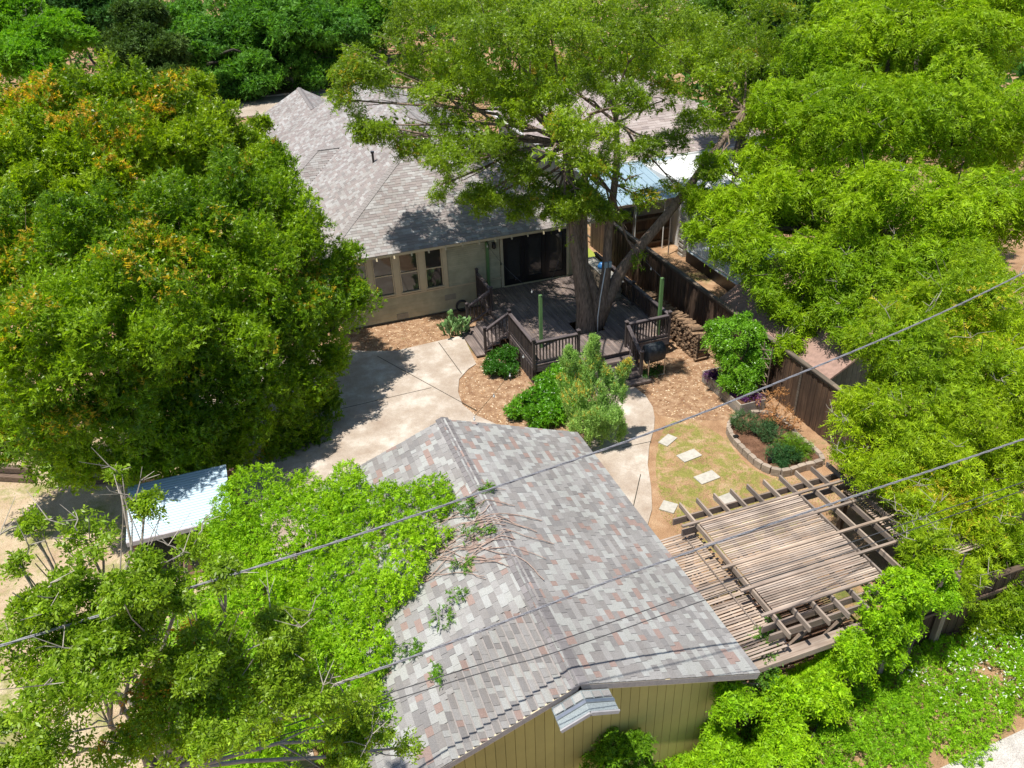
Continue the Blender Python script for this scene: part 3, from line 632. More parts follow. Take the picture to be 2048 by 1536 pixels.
# fascia, rafter tails
beam('fascia', M['trim'], (x0, y0+.03, EH-.06), (x1, y0+.03, EH-.06), .03, .1, house)
xx = 3.35
while xx < 14.6:
    o = mesh_obj('rafter_tail', [(xx-.03, y0+.0, EH-.05), (xx+.03, y0, EH-.05), (xx+.03, y0+.5, EH+.2), (xx-.03, y0+.5, EH+.2), (xx-.03, y0-.06, EH-.2), (xx+.03, y0-.06, EH-.2), (xx+.03, y0+.5, EH+.06), (xx-.03, y0+.5, EH+.06)],
                 [(0, 1, 2, 3), (7, 6, 5, 4), (4, 5, 1, 0), (5, 6, 2, 1), (6, 7, 3, 2), (7, 4, 0, 3)], M['trim'], house); centre(o); xx += .733
# back wall clapboards
HY = 31.5
def board_rows(z0, z1, step, spans, th):
    z = z0
    while z < z1-.01:
        for a, b in spans(z): 
            o = mesh_obj('siding_board', [(a, HY-th, z), (b, HY-th, z), (b, HY-.004, z+step-.02), (a, HY-.004, z+step-.02), (a, HY+.03, z), (b, HY+.03, z), (b, HY+.03, z+step-.02), (a, HY+.03, z+step-.02)],
                         [(0, 1, 2, 3), (4, 7, 6, 5), (0, 4, 5, 1), (1, 5, 6, 2), (3, 2, 6, 7), (0, 3, 7, 4)], M['siding'], house); centre(o)
        z += step
piece('siding_shadow_backing', M['groove'], (8.7, HY+.045, 1.66), (11.2, .02, 3.1), house)  # dark sheet seen through the board gaps, stands for shadow under each board edge
board_rows(.12, 1.2, .18, lambda z: [(3.1, 10.27)] if z > -.1 else [], .042)
board_rows(1.27, 3.2, .092, lambda z: [(7.88, 10.27), (13.57, 14.3)], .03)
board_rows(.75, 1.27, .13, lambda z: [(13.57, 14.3)], .02)
beam('water_table', M['trim'], (3.1, HY-.04, 1.235), (10.27, HY-.04, 1.235), .07, .06, house)
# windows: glass spans
for a, b in ((3.65, 4.42), (4.66, 5.50), (5.78, 6.60), (6.88, 7.66)):
    w = MB(); w.box(((a+b)/2, HY-.05, 1.33), (b-a+.1, .1, .06)); w.box((a+.025, HY-.03, 2.2), (.05, .06, 1.72)); w.box((b-.025, HY-.03, 2.2), (.05, .06, 1.72)); w.box(((a+b)/2, HY-.03, 3.08), (b-a-.1, .06, .06)); w.box(((a+b)/2, HY-.035, 2.24), (b-a-.1, .05, .045))
    f = w.build('window', M['trim'], house)
    for zc, hh in ((1.78, .86), (2.66, .78)):
        g = mesh_obj('pane', [(a+.05, HY-.012, zc-hh/2), (b-.05, HY-.012, zc-hh/2), (b-.05, HY-.012, zc+hh/2), (a+.05, HY-.012, zc+hh/2)], [(0, 1, 2, 3)], M['glass'])
        g.parent = f; g.matrix_parent_inverse = Matrix.Translation(-Vector(f.location))
for a, b in ((3.45, 3.64), (4.43, 4.65), (5.51, 5.77), (6.61, 6.87), (7.67, 7.86)):
    piece('window_trim', M['trim'], ((a+b)/2, HY-.045, 2.22), (b-a, .06, 1.9), house)
# french doors
for xc in (10.35, 13.48): piece('door_trim', M['trim'], (xc, HY-.04, 1.9), (.12, .07, 2.28), house)
piece('door_trim', M['trim'], (11.92, HY-.04, 3.1), (3.26, .07, .1), house); piece('door_sill', M['trim'], (11.92, HY-.07, .775), (3.1, .14, .04), house)
for a, b in ((10.42, 11.4), (11.41, 12.4), (12.41, 13.41)):
    w = MB()
    for xc in (a+.09, b-.09): w.box((xc, HY-.03, 1.92), (.18, .06, 2.22))
    w.box(((a+b)/2, HY-.03, .95), (b-a-.36, .06, .28)); w.box(((a+b)/2, HY-.03, 2.95), (b-a-.36, .06, .16))
    d = w.build('door', M['black'], house)
    g = mesh_obj('pane', [(a+.18, HY-.01, 1.09), (b-.18, HY-.01, 1.09), (b-.18, HY-.01, 2.87), (a+.18, HY-.01, 2.87)], [(0, 1, 2, 3)], M['glass']); g.parent = d; g.matrix_parent_inverse = Matrix.Translation(-Vector(d.location))
for xc, zc in ((5.7, .25), (7.9, .75)):
    w = MB(); w.box((xc, HY-.035, zc), (.5, .02, .26)); w.build('foundation_vent', plain('vent_paint', (.33, .31, .24), .7), house)
mb = MB(); mb.tube([(6.2, 37.1, 5.3), (6.2, 37.1, 5.85)], .055, 10); mb.tube([(6.2, 37.1, 5.85), (6.2, 37.1, 5.93)], .09, 10); mb.build('vent_pipe', M['black'], house)
mb = MB(); mb.box((9.98, HY-.1, 2.95), (.14, .14, .04)); lathe(mb, [(.04, 0), (.09, .06), (.09, .2), (.05, .26)], (9.98, HY-.14, 2.68), 8); tag(mb.build('wall_lantern', M['black']), 'small black lantern on the wall left of the glass doors', 'lantern')
mb = MB()
for k in range(4): 
    r_k = .26-.03*(k % 2); mb.tube([(8.35+r_k*math.cos(t*.4), HY-.14-.04*k, .3+r_k*math.sin(t*.4)) for t in range(17)], .018, 5)
tag(mb.build('garden_hose', M['thin'], smooth=True), 'coiled dark garden hose on the house wall behind the cactus', 'hose')

# ------------------------------------------------------------------ deck
DZ = .78
deck = thing('deck', 'weathered dark timber deck with railings and steps round the big tree', 'deck', (12, 27.5, 0))
x = 9.1
TREE = (12.2, 26.5)
while x < 14.8:
    xe = x+.135; xc = (x+xe)/2; ys = 24.05 if 10.95 < xc < 12.85 else 24.4
    w_ = xe-x
    if abs(xc-TREE[0]) < .58:
        h = .58; segs = [(ys, TREE[1]-h), (TREE[1]+h, 31.44)]
    else: segs = [(ys, 31.44)]
    for a, b in segs:
        piece('deck_board', M['deck'], (xc, (a+b)/2, DZ-.02+random.uniform(-.003, .003)), (w_, b-a, .035), deck)
    x += .141
fr = MB()
fr.box((12, 31.3, .6), (5.6, .05, .28)); fr.box((9.13, 27.9, .6), (.05, 7, .28)); fr.box((14.76, 27.9, .6), (.05, 7, .28)); fr.box((10.0, 24.43, .6), (1.8, .05, .28)); fr.box((13.85, 24.43, .6), (1.9, .05, .28)); fr.box((11.9, 24.1, .6), (1.9, .05, .28))
for yy in (25.6, 28, 29.6): fr.box((12, yy, .58), (5.6, .05, .24))
fr.build('rim_joist', M['railx'], deck)
for px_, py_ in ((9.15, 24.5), (10.9, 24.5), (14.7, 24.5), (9.15, 27), (14.7, 27.5), (14.7, 30)): piece('footing_post', M['rail'], (px_, py_, .3), (.14, .14, .6), deck)
# skirt boards on the front left corner
for k in range(9): piece('skirt_board', M['rail'], (9.06, 24.5+.28*k, .34), (.025, .2, .68), deck)
def newel(x, y, zt, zb=DZ-.2):
    p = piece('newel_post', M['rail'], (x, y, (zt-.1+zb)/2), (.1, .1, zt-.1-zb), deck)
    cap = MB(); cap.box((x, y, zt-.085), (.14, .14, .03)); cap.v += [(x-.055, y-.055, zt-.07), (x+.055, y-.055, zt-.07), (x+.055, y+.055, zt-.07), (x-.055, y+.055, zt-.07), (x, y, zt)]; cap.r += [0]*5
    n = len(cap.v)-5; cap.f += [(n, n+1, n+4), (n+1, n+2, n+4), (n+2, n+3, n+4), (n+3, n, n+4)]
    c = cap.build('newel_cap', M['railx'], deck)
def railing(a, b, za, zb, cap='railx', top=.95, n=None, ends=True):
    """a, b = plan points; za, zb = floor heights under the rail"""
    a = Vector((*a, 0)); b = Vector((*b, 0)); L = (b-a).length; d = (b-a)/L
    A = a+Vector((0, 0, za+top)); B = b+Vector((0, 0, zb+top))
    beam('rail_cap', M[cap], A, B, .14, .035, deck)
    beam('top_rail', M[cap], A-Vector((0, 0, .07)), B-Vector((0, 0, .07)), .04, .085, deck)
    lo = Vector((0, 0, .12)); beam('bottom_rail', M[cap], a+Vector((0, 0, za))+lo, b+Vector((0, 0, zb))+lo, .045, .07, deck)
    m = n or int(L/.125)
    for i in range(m):
        t = (i+.5)/m; q = a.lerp(b, t); zf = za+(zb-za)*t
        piece('baluster', M['rail'], (q.x, q.y, zf+(.12+top-.05)/2), (.04, .04, top-.05-.12), deck, math.atan2(d.y, d.x))
for q in ((9.12, 29.35, 1.95), (9.12, 31.3, 2.0), (9.12, 27.08, 1.95), (9.12, 24.42, 1.95), (10.93, 24.45, 1.95), (12.88, 24.35, 1.95), (14.77, 24.45, 1.95), (14.77, 27.5, 1.95)): newel(*q)
newel(8.08, 29.5, 1.35, 0); newel(8.1, 27.2, 1.33, 0); newel(12.9, 23.1, 1.3, 0); 
railing((9.12, 29.4), (9.12, 31.25), DZ, DZ, 'raily'); railing((9.12, 24.5), (9.12, 27.0), DZ, DZ, 'raily'); railing((9.18, 24.43), (10.87, 24.44), DZ, DZ, 'railx')
railing((12.94, 24.4), (14.7, 24.43), DZ, DZ, 'railx'); railing((14.77, 24.5), (14.77, 31.3), DZ, DZ, 'raily')
railing((8.13, 29.48), (9.07, 29.37), .2, DZ, 'railx', n=6); railing((8.15, 27.18), (9.07, 27.1), .2, DZ, 'railx', n=6); railing((12.9, 24.28), (12.9, 23.15), DZ, .12, 'raily', n=8)
# steps: left flight and front flight
for i, z in enumerate((.6, .42, .24)):
    xe = 9.08-.34*(i+.5)-.02
    for k in range(2): piece('tread', M['deck'], (xe-.08+.16*k, 28.25, z-.02), (.15, 2.2, .04), deck)
    piece('riser', M['raily'], (xe-.17, 28.25, z-.12), (.02, 2.2, .15), deck)
piece('tread', M['deck'], (7.85, 28.2, .1), (.36, 2.3, .05), deck)
for i, z in enumerate((.6, .42, .24)):
    ye = 24.03-.32*(i+.5)
    for k in range(2): piece('tread', M['deckx'], (11.92, ye-.07+.15*k, z-.02), (1.95, .145, .04), deck)
    piece('riser', M['railx'], (11.92, ye-.155, z-.12), (1.95, .02, .15), deck)
piece('tread', M['deckx'], (12.05, 22.85, .1), (2.25, .34, .09), deck)
beam('stringer', M['raily'], (12.9, 24.1, .6), (12.9, 22.95, .06), .04, .24, deck); beam('stringer', M['raily'], (10.93, 24.1, .6), (10.93, 22.95, .06), .04, .24, deck)

for (gx, gy, gt, gb, lab) in ((9.87, 25.6, 3.0, DZ, 'pale green wooden post standing left of the big trunk on the deck'), (14.5, 24.75, 3.2, 0, 'pale green wooden post in the right front corner of the deck'), (9.66, 31.36, 3.05, DZ, 'pale green post against the house wall left of the doors')):
    t = thing('light_post', lab, 'post', (gx, gy, gb), 'green string light posts')
    piece('post', M['green'], (gx, gy, (gt+gb)/2), (.115, .115, gt-gb), t); mb = MB(); mb.tube([(gx+.06, gy-.06, gt-.35), (gx+.06, gy-.11, gt-.3), (gx+.06, gy-.11, gt-.1), (gx, gy-.06, gt+.03)], .012, 5); mb.build('hook', M['black'], t)

def string_light(pts, sag, label):
    t = thing('string_light', label, 'string light', pts[0], 'string lights over the deck')
    mb = MB(); full = []
    for a, b in zip(pts[:-1], pts[1:]):
        a = Vector(a); b = Vector(b)
        full += [a.lerp(b, i/14)-Vector((0, 0, sag*4*(i/14)*(1-i/14))) for i in range(15)]
    mb.tube(full, .006, 4); mb.build('wire', M['black'], t)
    for p in full[2::4]:
        m2 = MB(); m2.tube([p, p-Vector((0, 0, .05))], .016, 6); lathe(m2, [(.012, -.13), (.03, -.1), (.03, -.07), (.016, -.045)], p, 8); m2.build('bulb', M['black'] if int(p.x*10) % 2 else M['white'], t)
string_light([(9.87, 25.6, 3.0), (9.66, 31.3, 2.95)], .25, 'string light wire from the left green post to the house wall')
string_light([(9.87, 25.6, 3.0), (13.3, 31.4, 2.6)], .45, 'string light wire from the left green post to the right door jamb')
string_light([(8.9, 24.3, 1.7), (4.7, 17.2, 4.1)], .1, 'string light wire with bulbs from the deck corner to the garage peak')
string_light([(14.5, 24.75, 3.2), (15.9, 33.5, 3.6)], .3, 'string light wire from the right green post past the fence')

# ------------------------------------------------------------------ stone counter on the deck
t = thing('stone_counter', 'stacked tan stone counter with pale board top behind the trunk', 'counter', (14.3, 29.2, DZ))
for r in range(7):
    yy = 28.1+random.uniform(0, .1)
    while yy < 30.8:
        w = random.uniform(.18, .42); piece('stone', M['stone'], (14.3+random.uniform(-.02, .02), yy+w/2, DZ+.06+r*.115), (.5, w-.015, .1), t); yy += w
for k in range(3): piece('counter_board', plain('pale_board', (.5, .47, .42), .7), (14.12+.19*k, 29.5, DZ+.88), (.18, 3.0, .045), t)
mb = MB(); lathe(mb, [(.02, .0), (.13, .03), (.17, .16), (.15, .3), (.06, .38)], (14.15, 29.3, DZ+.9), 14)
jar = thing('round_jar', 'round jar with bright blue top and pale base behind the trunk', 'jar', (14.15, 29.3, DZ+.9)); mb.build('body', M['white'], jar, True)
mb = MB(); lathe(mb, [(.175, .2), (.17, .3), (.1, .42), (.02, .46)], (14.15, 29.3, DZ+.9), 14); mb.build('lid', M['blue'], jar, True)

# ------------------------------------------------------------------ covered barrel smoker
t = thing('barrel_smoker', 'barrel smoker under a dark weathered cover beside the deck steps', 'smoker', (13.55, 23.3, 0))
mb = MB(); pr = []
n = 14
for i, xx in enumerate((13.13, 13.17, 13.3, 13.5, 13.7, 13.88, 13.93)):
    r = (.24, .31, .33, .32, .33, .31, .22)[i]
    for k in range(n):
        a = 2*math.pi*k/n; rr = r*(1+.05*math.sin(3*a+i)); zz = math.sin(a)*rr
        mb.v.append((xx, 23.3+math.cos(a)*rr*.9, 1.0+zz*(1.0 if zz > 0 else 1.45))); mb.r.append(0)
for i in range(6):
    for k in range(n): a = i*n+k; b = i*n+(k+1) % n; mb.f.append((a, b, b+n, a+n))
mb.f.append(tuple(reversed(range(n)))); mb.f.append(tuple(6*n+k for k in range(n)))
mb.build('cover', M['tarp'], t, True)
for xx in (13.2, 13.86):
    for yy in (23.05, 23.55): mb = MB(); mb.tube([(xx, yy, .8), (xx, yy, 0)], .016, 6); mb.build('leg', M['silver'], t)
mb = MB(); mb.tube([(13.86, 23.05, .06), (13.2, 23.05, .06)], .014, 5); mb.tube([(13.1, 23.0, .75), (13.02, 22.92, .85), (13.02, 22.8, .82), (13.05, 22.8, .3)], .016, 5); mb.build('handle_bar', M['silver'], t)

# ------------------------------------------------------------------ firewood
t = thing('firewood_stack', 'long stack of split firewood against the board fence right of the deck', 'firewood', (15.75, 25.3, 0))
lm = []
for q in range(4):
    rg = random.Random(q); me = bpy.data.meshes.new('log'); n = (5, 6, 5, 7)[q]
    vs = []
    for xx in (-.24, .24):
        for k in range(n): a = 2*math.pi*k/n; rr = rg.uniform(.75, 1.1); vs.append((xx, math.cos(a)*rr*.07, math.sin(a)*rr*.06))
    me.from_pydata(vs, [], [(k, (k+1) % n, n+(k+1) % n, n+k) for k in range(n)]+[tuple(reversed(range(n))), tuple(range(n, 2*n))]); me.materials.append(M['log']); lm.append(me)
cnt = 0; yy = 23.5
while yy < 28.4:
    top = 1.15+.12*math.sin(yy*2.1)-(.25 if yy > 27 else 0)
    z = .1
    while z < top and cnt < 298:
        o = bpy.data.objects.new('log', random.choice(lm)); link(o, t); cnt += 1
        tp = z > top-.14
        o.location = (15.72+random.uniform(-.05, .05), yy+random.uniform(-.02, .02), z); o.rotation_euler = (random.uniform(0, 6), random.uniform(-.08, .08), random.uniform(-.4, .4) if tp else random.uniform(-.06, .06)); s = random.uniform(.85, 1.25); o.scale = (random.uniform(.9, 1.15), s, s)
        z += .13
    yy += .15
mb = MB()
for yy in (23.42,):
    for xx in (15.5, 15.95): mb.tube([(xx, yy, 0), (xx, yy, 1.2)], .02, 6)
    for zz in (.08, .4, .75): mb.tube([(15.5, yy, zz), (15.95, yy, zz)], .012, 5)
mb.build('rack', M['black'], t)

# ------------------------------------------------------------------ fences
fx = 16.72
t = thing('board_fence', 'tall dark stained board fence with flat cap along the right of the yard', 'fence', (fx, 23, 0))
yy = 12.6; k = 0
while yy < 36.0:
    w = .14; hgt = 2.06+random.uniform(-.01, .01)
    piece('picket', M['fence'], (fx+random.uniform(-.004, .004)-(.018 if k % 2 else 0), yy+w/2, hgt/2), (.018, w+.01, hgt), t); yy += w+.002; k += 1
yy = 12.6
while yy < 36:
    piece('cap_board', M['fcap'], (fx-.01, yy+1.2, 2.1), (.17, 2.395, .035), t); piece('trim_board', M['fcap'], (fx-.045, yy+1.2, 2.02), (.02, 2.395, .09), t)
    for zz in (.4, 1.1, 1.85): piece('rail', M['fcap'], (fx+.04, yy+1.2, zz), (.04, 2.395, .09), t)
    piece('fence_post', M['fence'], (fx+.09, yy, 1.02), (.09, .09, 2.04), t); yy += 2.4
for yy in (18.9, 16.6): piece('batten', M['fcap'], (fx-.05, yy, 1.0), (.03, .09, 1.9), t)
t = thing('rear_fence', 'low dark board fence facing the alley behind the vines and flowering weeds', 'fence', (14.5, 9.3, 0))
xx = 10.9
while xx < 18:
    piece('picket', M['fence'], (xx+.07, 9.32-(.012 if int(xx*7) % 2 else 0), .98), (.14, .018, 1.75), t); xx += .142
piece('kick_board', M['fencex'], (14.4, 9.27, .17), (7.2, .03, .26), t); piece('rail', M['fencex'], (14.4, 9.27, 1.3), (7.2, .04, .09), t); piece('cap_board', M['fencex'], (14.4, 9.3, 1.88), (7.2, .14, .035), t)
mb = MB(); mb.beam((12.45, 9.0, 1.3), (11.9, 8.65, .0), .09, .045); tag(mb.build('leaning_board', M['pergz']), 'pale board leaning against the low fence by the alley', 'board')
mb = MB(); mb.beam((14.72, 9.15, .55), (14.4, 8.85, .0), .07, .04); tag(mb.build('leaning_stake', M['metal']), 'short bluish stake leaning on the low fence under the tree', 'stake')
# neighbour's cross fence with metal posts, beyond
t = thing('cross_fence', 'dark cross fence on thin metal posts under the white awning', 'fence', (18.6, 34.3, 0))
xx = 17.0
while xx < 20.4: piece('picket', M['fence'], (xx, 34.5, .9), (.13, .02, 1.8), t); xx += .14
for zz in (.3, .95, 1.6): beam('rail', M['fcap'], (17, 34.44, zz), (20.4, 34.44, zz), .05, .1, t)
for q in ((18.2, 34.2), (19.75, 33.3)): mb = MB(); mb.tube([(*q, 0), (*q, 2.6)], .035, 8); mb.build('metal_post', M['silver'], t)

# ------------------------------------------------------------------ pergola
perg = thing('pergola', 'weathered timber pergola with slatted shade panel beside the garage', 'pergola', (11, 11, 0))
for k in range(10):
    xx = 8.71+.483*k
    beam('rafter', M['pergy'], (xx, 13.28, 2.88), (xx, 8.85, 2.88), .042, .14, perg)
for yy in (12.94, 12.52, 9.33, 9.08): beam('beam', M['pergx'], (8.35 if yy in (12.94, 12.52) else 8.4, yy, 2.715), (13.35, yy, 2.715), .045, .19, perg)
for yy in (12.46, 11.70, 10.93, 10.2, 9.45): beam('purlin', M['pergx'], (8.3 if yy > 12 else 8.42, yy, 2.985), (13.2, yy, 2.985), .065, .05, perg)
ys = (12.46, 11.70, 10.93, 10.2, 9.45)
for a, b in zip(ys[:-1], ys[1:]):
    for i in range(11):
        yy = a-(a-b)*(i+1)/12; j = random.uniform(-.006, .006)
        o = beam('slat', M['lath'], (8.74, yy+j, 2.975+random.uniform(-.004, .006)), (11.50+random.uniform(-.03, .03), yy-j+random.uniform(-.008, .008), 2.975), .042, .016, perg)
for q in ((8.8, 12.73), (13.4, 12.73), (8.8, 9.2), (13.4, 9.2), (11.1, 12.73)): piece('post', M['pergz'], (q[0], q[1], 1.35), (.14, .14, 2.7), perg)
for q in ((9.6, 9.2), (10.6, 9.2)): beam('knee_brace', M['pergz'], (q[0], 9.2, 2.6), (q[0]-.75 if q[0] > 10 else q[0]-.7, 9.2, 1.8), .09, .09, perg)
# lower lath panels each side
lp = thing('lath_panel', 'lower lath shade panel between the garage eave and the pergola', 'shade panel', (8.3, 11, 2.4), 'lath shade panels')
yy = 12.72
while yy > 8.95:
    beam('slat', M['lath'], (7.55, yy+random.uniform(-.01, .01), 2.43), (8.86+random.uniform(-.06, .04), yy+random.uniform(-.012, .012), 2.45+random.uniform(-.01, .01)), .05, .014, lp); yy -= .078
beam('batten', M['pergy'], (8.5, 12.72, 2.47), (8.5, 9.2, 2.47), .03, .025, lp); 
for xx in (7.75, 8.25, 8.75): beam('joist', M['pergy'], (xx, 12.7, 2.38), (xx, 8.95, 2.38), .04, .09, lp)
lp = thing('lath_panel', 'lath shade panel on the right end of the pergola under the trees', 'shade panel', (13.6, 12, 2.6), 'lath shade panels')
yy = 12.4
while yy > 9.6: beam('slat', M['lath'], (12.95, yy, 2.66+random.uniform(-.006, .006)), (14.6, yy+random.uniform(-.01, .01), 2.66), .045, .014, lp); yy -= .075
for xx in (13.1, 13.8, 14.5): beam('joist', M['pergy'], (xx, 12.4, 2.61), (xx, 9.6, 2.61), .04, .08, lp)
mb = MB(); bgm = thing('header_beam', 'heavy weathered header beam from the garage corner into the vines', 'beam', (9.5, 8.96, 2.2))
piece('timber', M['pergx'], (9.85, 8.93, 2.2), (3.9, .27, .14), bgm)
for xx in (8.1, 11.6): piece('post', M['pergz'], (xx, 8.96, 1.06), (.14, .14, 2.12), bgm)
cd = thing('lath_shadow_slats', 'reddish slats added for the lath shadows on the ground below the pergola', 'shadow slats', (9.5, 9.8, .2))  # added slats and gaps that stand for lath shadows on the ground
yy = 9.45
while yy < 12.3: piece('slat', M['red'], (9.9, yy, .3), (3.9, .075, .03), cd); yy += .125
for xx in (8.2, 9.9, 11.7): piece('joist', M['pergy'], (xx, 10.9, .22), (.06, 3.0, .12), cd)

# ------------------------------------------------------------------ planting beds and pavers
for (px_, py_, rot, sx, sy, lab) in ((11.9, 19.22, .5, .62, .36, 'pale stone paver on the lawn nearest the curved path top'), (12.12, 18.2, .15, .72, .42, 'pale stone paver, second from the steps, left of the flower bed'), (12.05, 17.0, .12, .72, .42, 'pale stone paver in the middle of the lawn'), (10.25, 16.2, .75, .45, .45, 'square pale paver set diagonally beside the garden path'), (12.05, 15.85, .12, .72, .42, 'pale stone paver half under the pergola rafter ends')):
    o = piece('stepping_stone', M['slab'], (px_, py_, .02), (sx, sy, .05), None, rot); tag(o, lab, 'paver', 'pale pavers on the lawn')
bed = thing('raised_bed', 'kidney shaped planting bed edged with tan scalloped concrete blocks', 'flower bed', (14.8, 17.6, 0))
sh = smooth_poly([(15.1, 19.4), (14.2, 19.1), (13.86, 18.4), (13.8, 17.4), (13.88, 16.7), (14.25, 16.22), (14.95, 16.2), (15.8, 16.32), (15.85, 17.6), (15.9, 18.9)], 6)
per = 0; prev = Vector((*sh[0], 0)); acc = 0
for q in sh[1:]+[sh[0]]:
    cur = Vector((*q, 0)); d = cur-prev; L = d.length; s = 0
    while acc+L-s >= .3:
        s += .3-acc; acc = 0; c = prev+d*(s/L)
        ang = math.atan2(d.y, d.x)
        for lv in (0, 1):
            mbk = _cubes.get('edgeblock')
            if mbk is None:
                m3 = MB(); pts = [(-.14, -.07), (.14, -.07), (.14, .05)]+[(.14*math.cos(a), .05+.035*math.sin(a)) for a in (.6, 1.57, 2.5)]+[(-.14, .05)]
                n = len(pts); m3.v = [(p[0], p[1], 0) for p in pts]+[(p[0], p[1], .12) for p in pts]; m3.f = [tuple(reversed(range(n))), tuple(range(n, 2*n))]+[(k, (k+1) % n, n+(k+1) % n, n+k) for k in range(n)]
                mbk = bpy.data.meshes.new('edging_block'); mbk.from_pydata(m3.v, [], m3.f); mbk.materials.append(M['edge']); _cubes['edgeblock'] = mbk
            o = bpy.data.objects.new('edging_block', mbk); link(o, bed); o.location = (c.x, c.y, .01+lv*.125); o.rotation_euler = (0, 0, ang+math.pi*0+random.uniform(-.04, .04))
    acc += L-s; prev = cur
o = sheet('bed_soil', [(x*.985+.22, y*.985+.26) for x, y in sh], .0, M['soil'], .16); del o['kind']; o.name = 'soil'; o.parent = bed; o.matrix_parent_inverse = Matrix.Translation(-Vector((14.8, 17.6, 0)))
pl_ = thing('planter_box', 'grey timber planter box with purple leaves by the fence', 'planter', (15.4, 20.9, 0))
for zz in (.12, .34): 
    beam('side_board', M['planter'], (14.95, 22.1, zz), (14.95, 19.6, zz), .04, .21, pl_); beam('side_board', M['planter'], (15.95, 22.1, zz), (15.95, 19.6, zz), .04, .21, pl_)
    beam('end_board', M['planter'], (14.97, 19.6, zz), (15.93, 19.6, zz), .04, .21, pl_); beam('end_board', M['planter'], (14.97, 22.1, zz), (15.93, 22.1, zz), .04, .21, pl_)
mb = MB(); mb.box((15.45, 20.85, .18), (.94, 2.44, .34)); mb.build('soil', M['soil'], pl_)
tr = thing('trellis', 'tan wooden diamond trellis under the climbing vine', 'trellis', (16.0, 20.6, 0))
for yy in (19.9, 20.35, 20.8, 21.3): beam('upright', M['pergz'], (16.15, yy, .3), (16.15, yy, 2.3), .03, .03, tr)
for i in range(5): beam('lattice_strip', M['pergz'], (16.13, 19.9, .4+.35*i), (16.13, 20.8, .8+.35*i), .02, .03, tr); beam('lattice_strip', M['pergz'], (16.11, 20.8, .4+.35*i), (16.11, 19.9, .8+.35*i), .02, .03, tr)
mb = MB(); mb.box((13.88, 18.25, .29), (.16, .12, .05)); tag(mb.build('sprinkler_box', M['black']), 'small black box on the bed edging nearest the planter', 'box')
mb = MB(); mb.box((14.2, 16.75, .28), (.22, .1, .12)); mb.box((14.28, 16.82, .36), (.08, .1, .08)); tag(mb.build('garden_light', M['black']), 'small black garden light among the bed plants by the curved edge', 'garden light')

# ------------------------------------------------------------------ left side: shed with corrugated roof, arbor, timbers
shd = thing('shed', 'small shed with pale corrugated metal roof under the left trees', 'shed', (-3.3, 19.6, 0))
mb = MB(); nx = 64
ya, yb = 18.35, 20.6
N_ = 42
for i in range(N_+1):
    y = ya+(yb-ya)*i/N_; z = 1.85+(y-ya)*.06+.02*math.sin(i*math.pi*.5*2/2*1.0*2)
    z = 1.85+(y-ya)*.08+(.022 if i % 2 else 0)
    mb.v += [(-4.55, y, z), (-1.9, y, z)]; mb.r += [0, 0]
for i in range(N_): a = 2*i; mb.f.append((a, a+1, a+3, a+2))
mb.build('roof', M['metal'], shd)
beam('fascia', plain('lilac_fascia', (.5, .45, .48), .6), (-4.55, 18.33, 1.78), (-1.9, 18.33, 1.78), .04, .13, shd); beam('fascia', M['pergz'], (-4.55, 20.62, 1.9), (-1.9, 20.62, 1.9), .04, .13, shd)
for q in ((-4.4, 18.5), (-3.3, 18.5), (-1.8, 18.5), (-4.4, 20.7), (-1.8, 20.7)): piece('post', M['red'], (q[0], q[1], .87), (.12, .12, 1.75), shd)
mb = MB(); mb.box((-3.1, 20.8, .85), (2.6, .04, 1.6)); mb.box((-4.42, 19.6, .85), (.04, 2.2, 1.6)); mb.build('wall', M['fence'], shd)
arb = thing('arbor', 'reddish wooden arbor frame swallowed by the vine left of the garage', 'arbor', (-2.4, 16, 0))
for yy in (15.6, 16.0, 16.5): beam('crosspiece', M['red'], (-3.3, yy, 1.85), (-.2, yy, 1.85), .09, .05, arb)
for xx in (-3.1, -2.3, -1.5): beam('rafter', M['red'], (xx, 15.2, 1.93), (xx, 17.2, 1.93), .05, .09, arb)
for q in ((-3.1, 15.6), (-3.1, 16.5), (-.4, 15.6), (-.4, 16.5)): piece('post', M['red'], (q[0], q[1], .92), (.1, .1, 1.84), arb)
for k, (xa, ya_, xb, yb_, z) in enumerate(((-10.5, 26.2, -8.1, 25.0, .12), (-10.6, 26.5, -8.2, 25.3, .3), (-10.8, 26.9, -8.3, 25.6, .12), (-6.3, 24.2, -3.9, 23.4, .1))):
    o = beam('landscape_timber', M['fencex'], (xa, ya_, z), (xb, yb_, z), .18, .18, None); tag(o, ('grey timber in the stack at the far left of the yard', 'topmost timber of the stack at the far left', 'rear timber of the stack at the far left', 'single timber lying under the crape myrtle')[k], 'timber', 'landscape timbers')

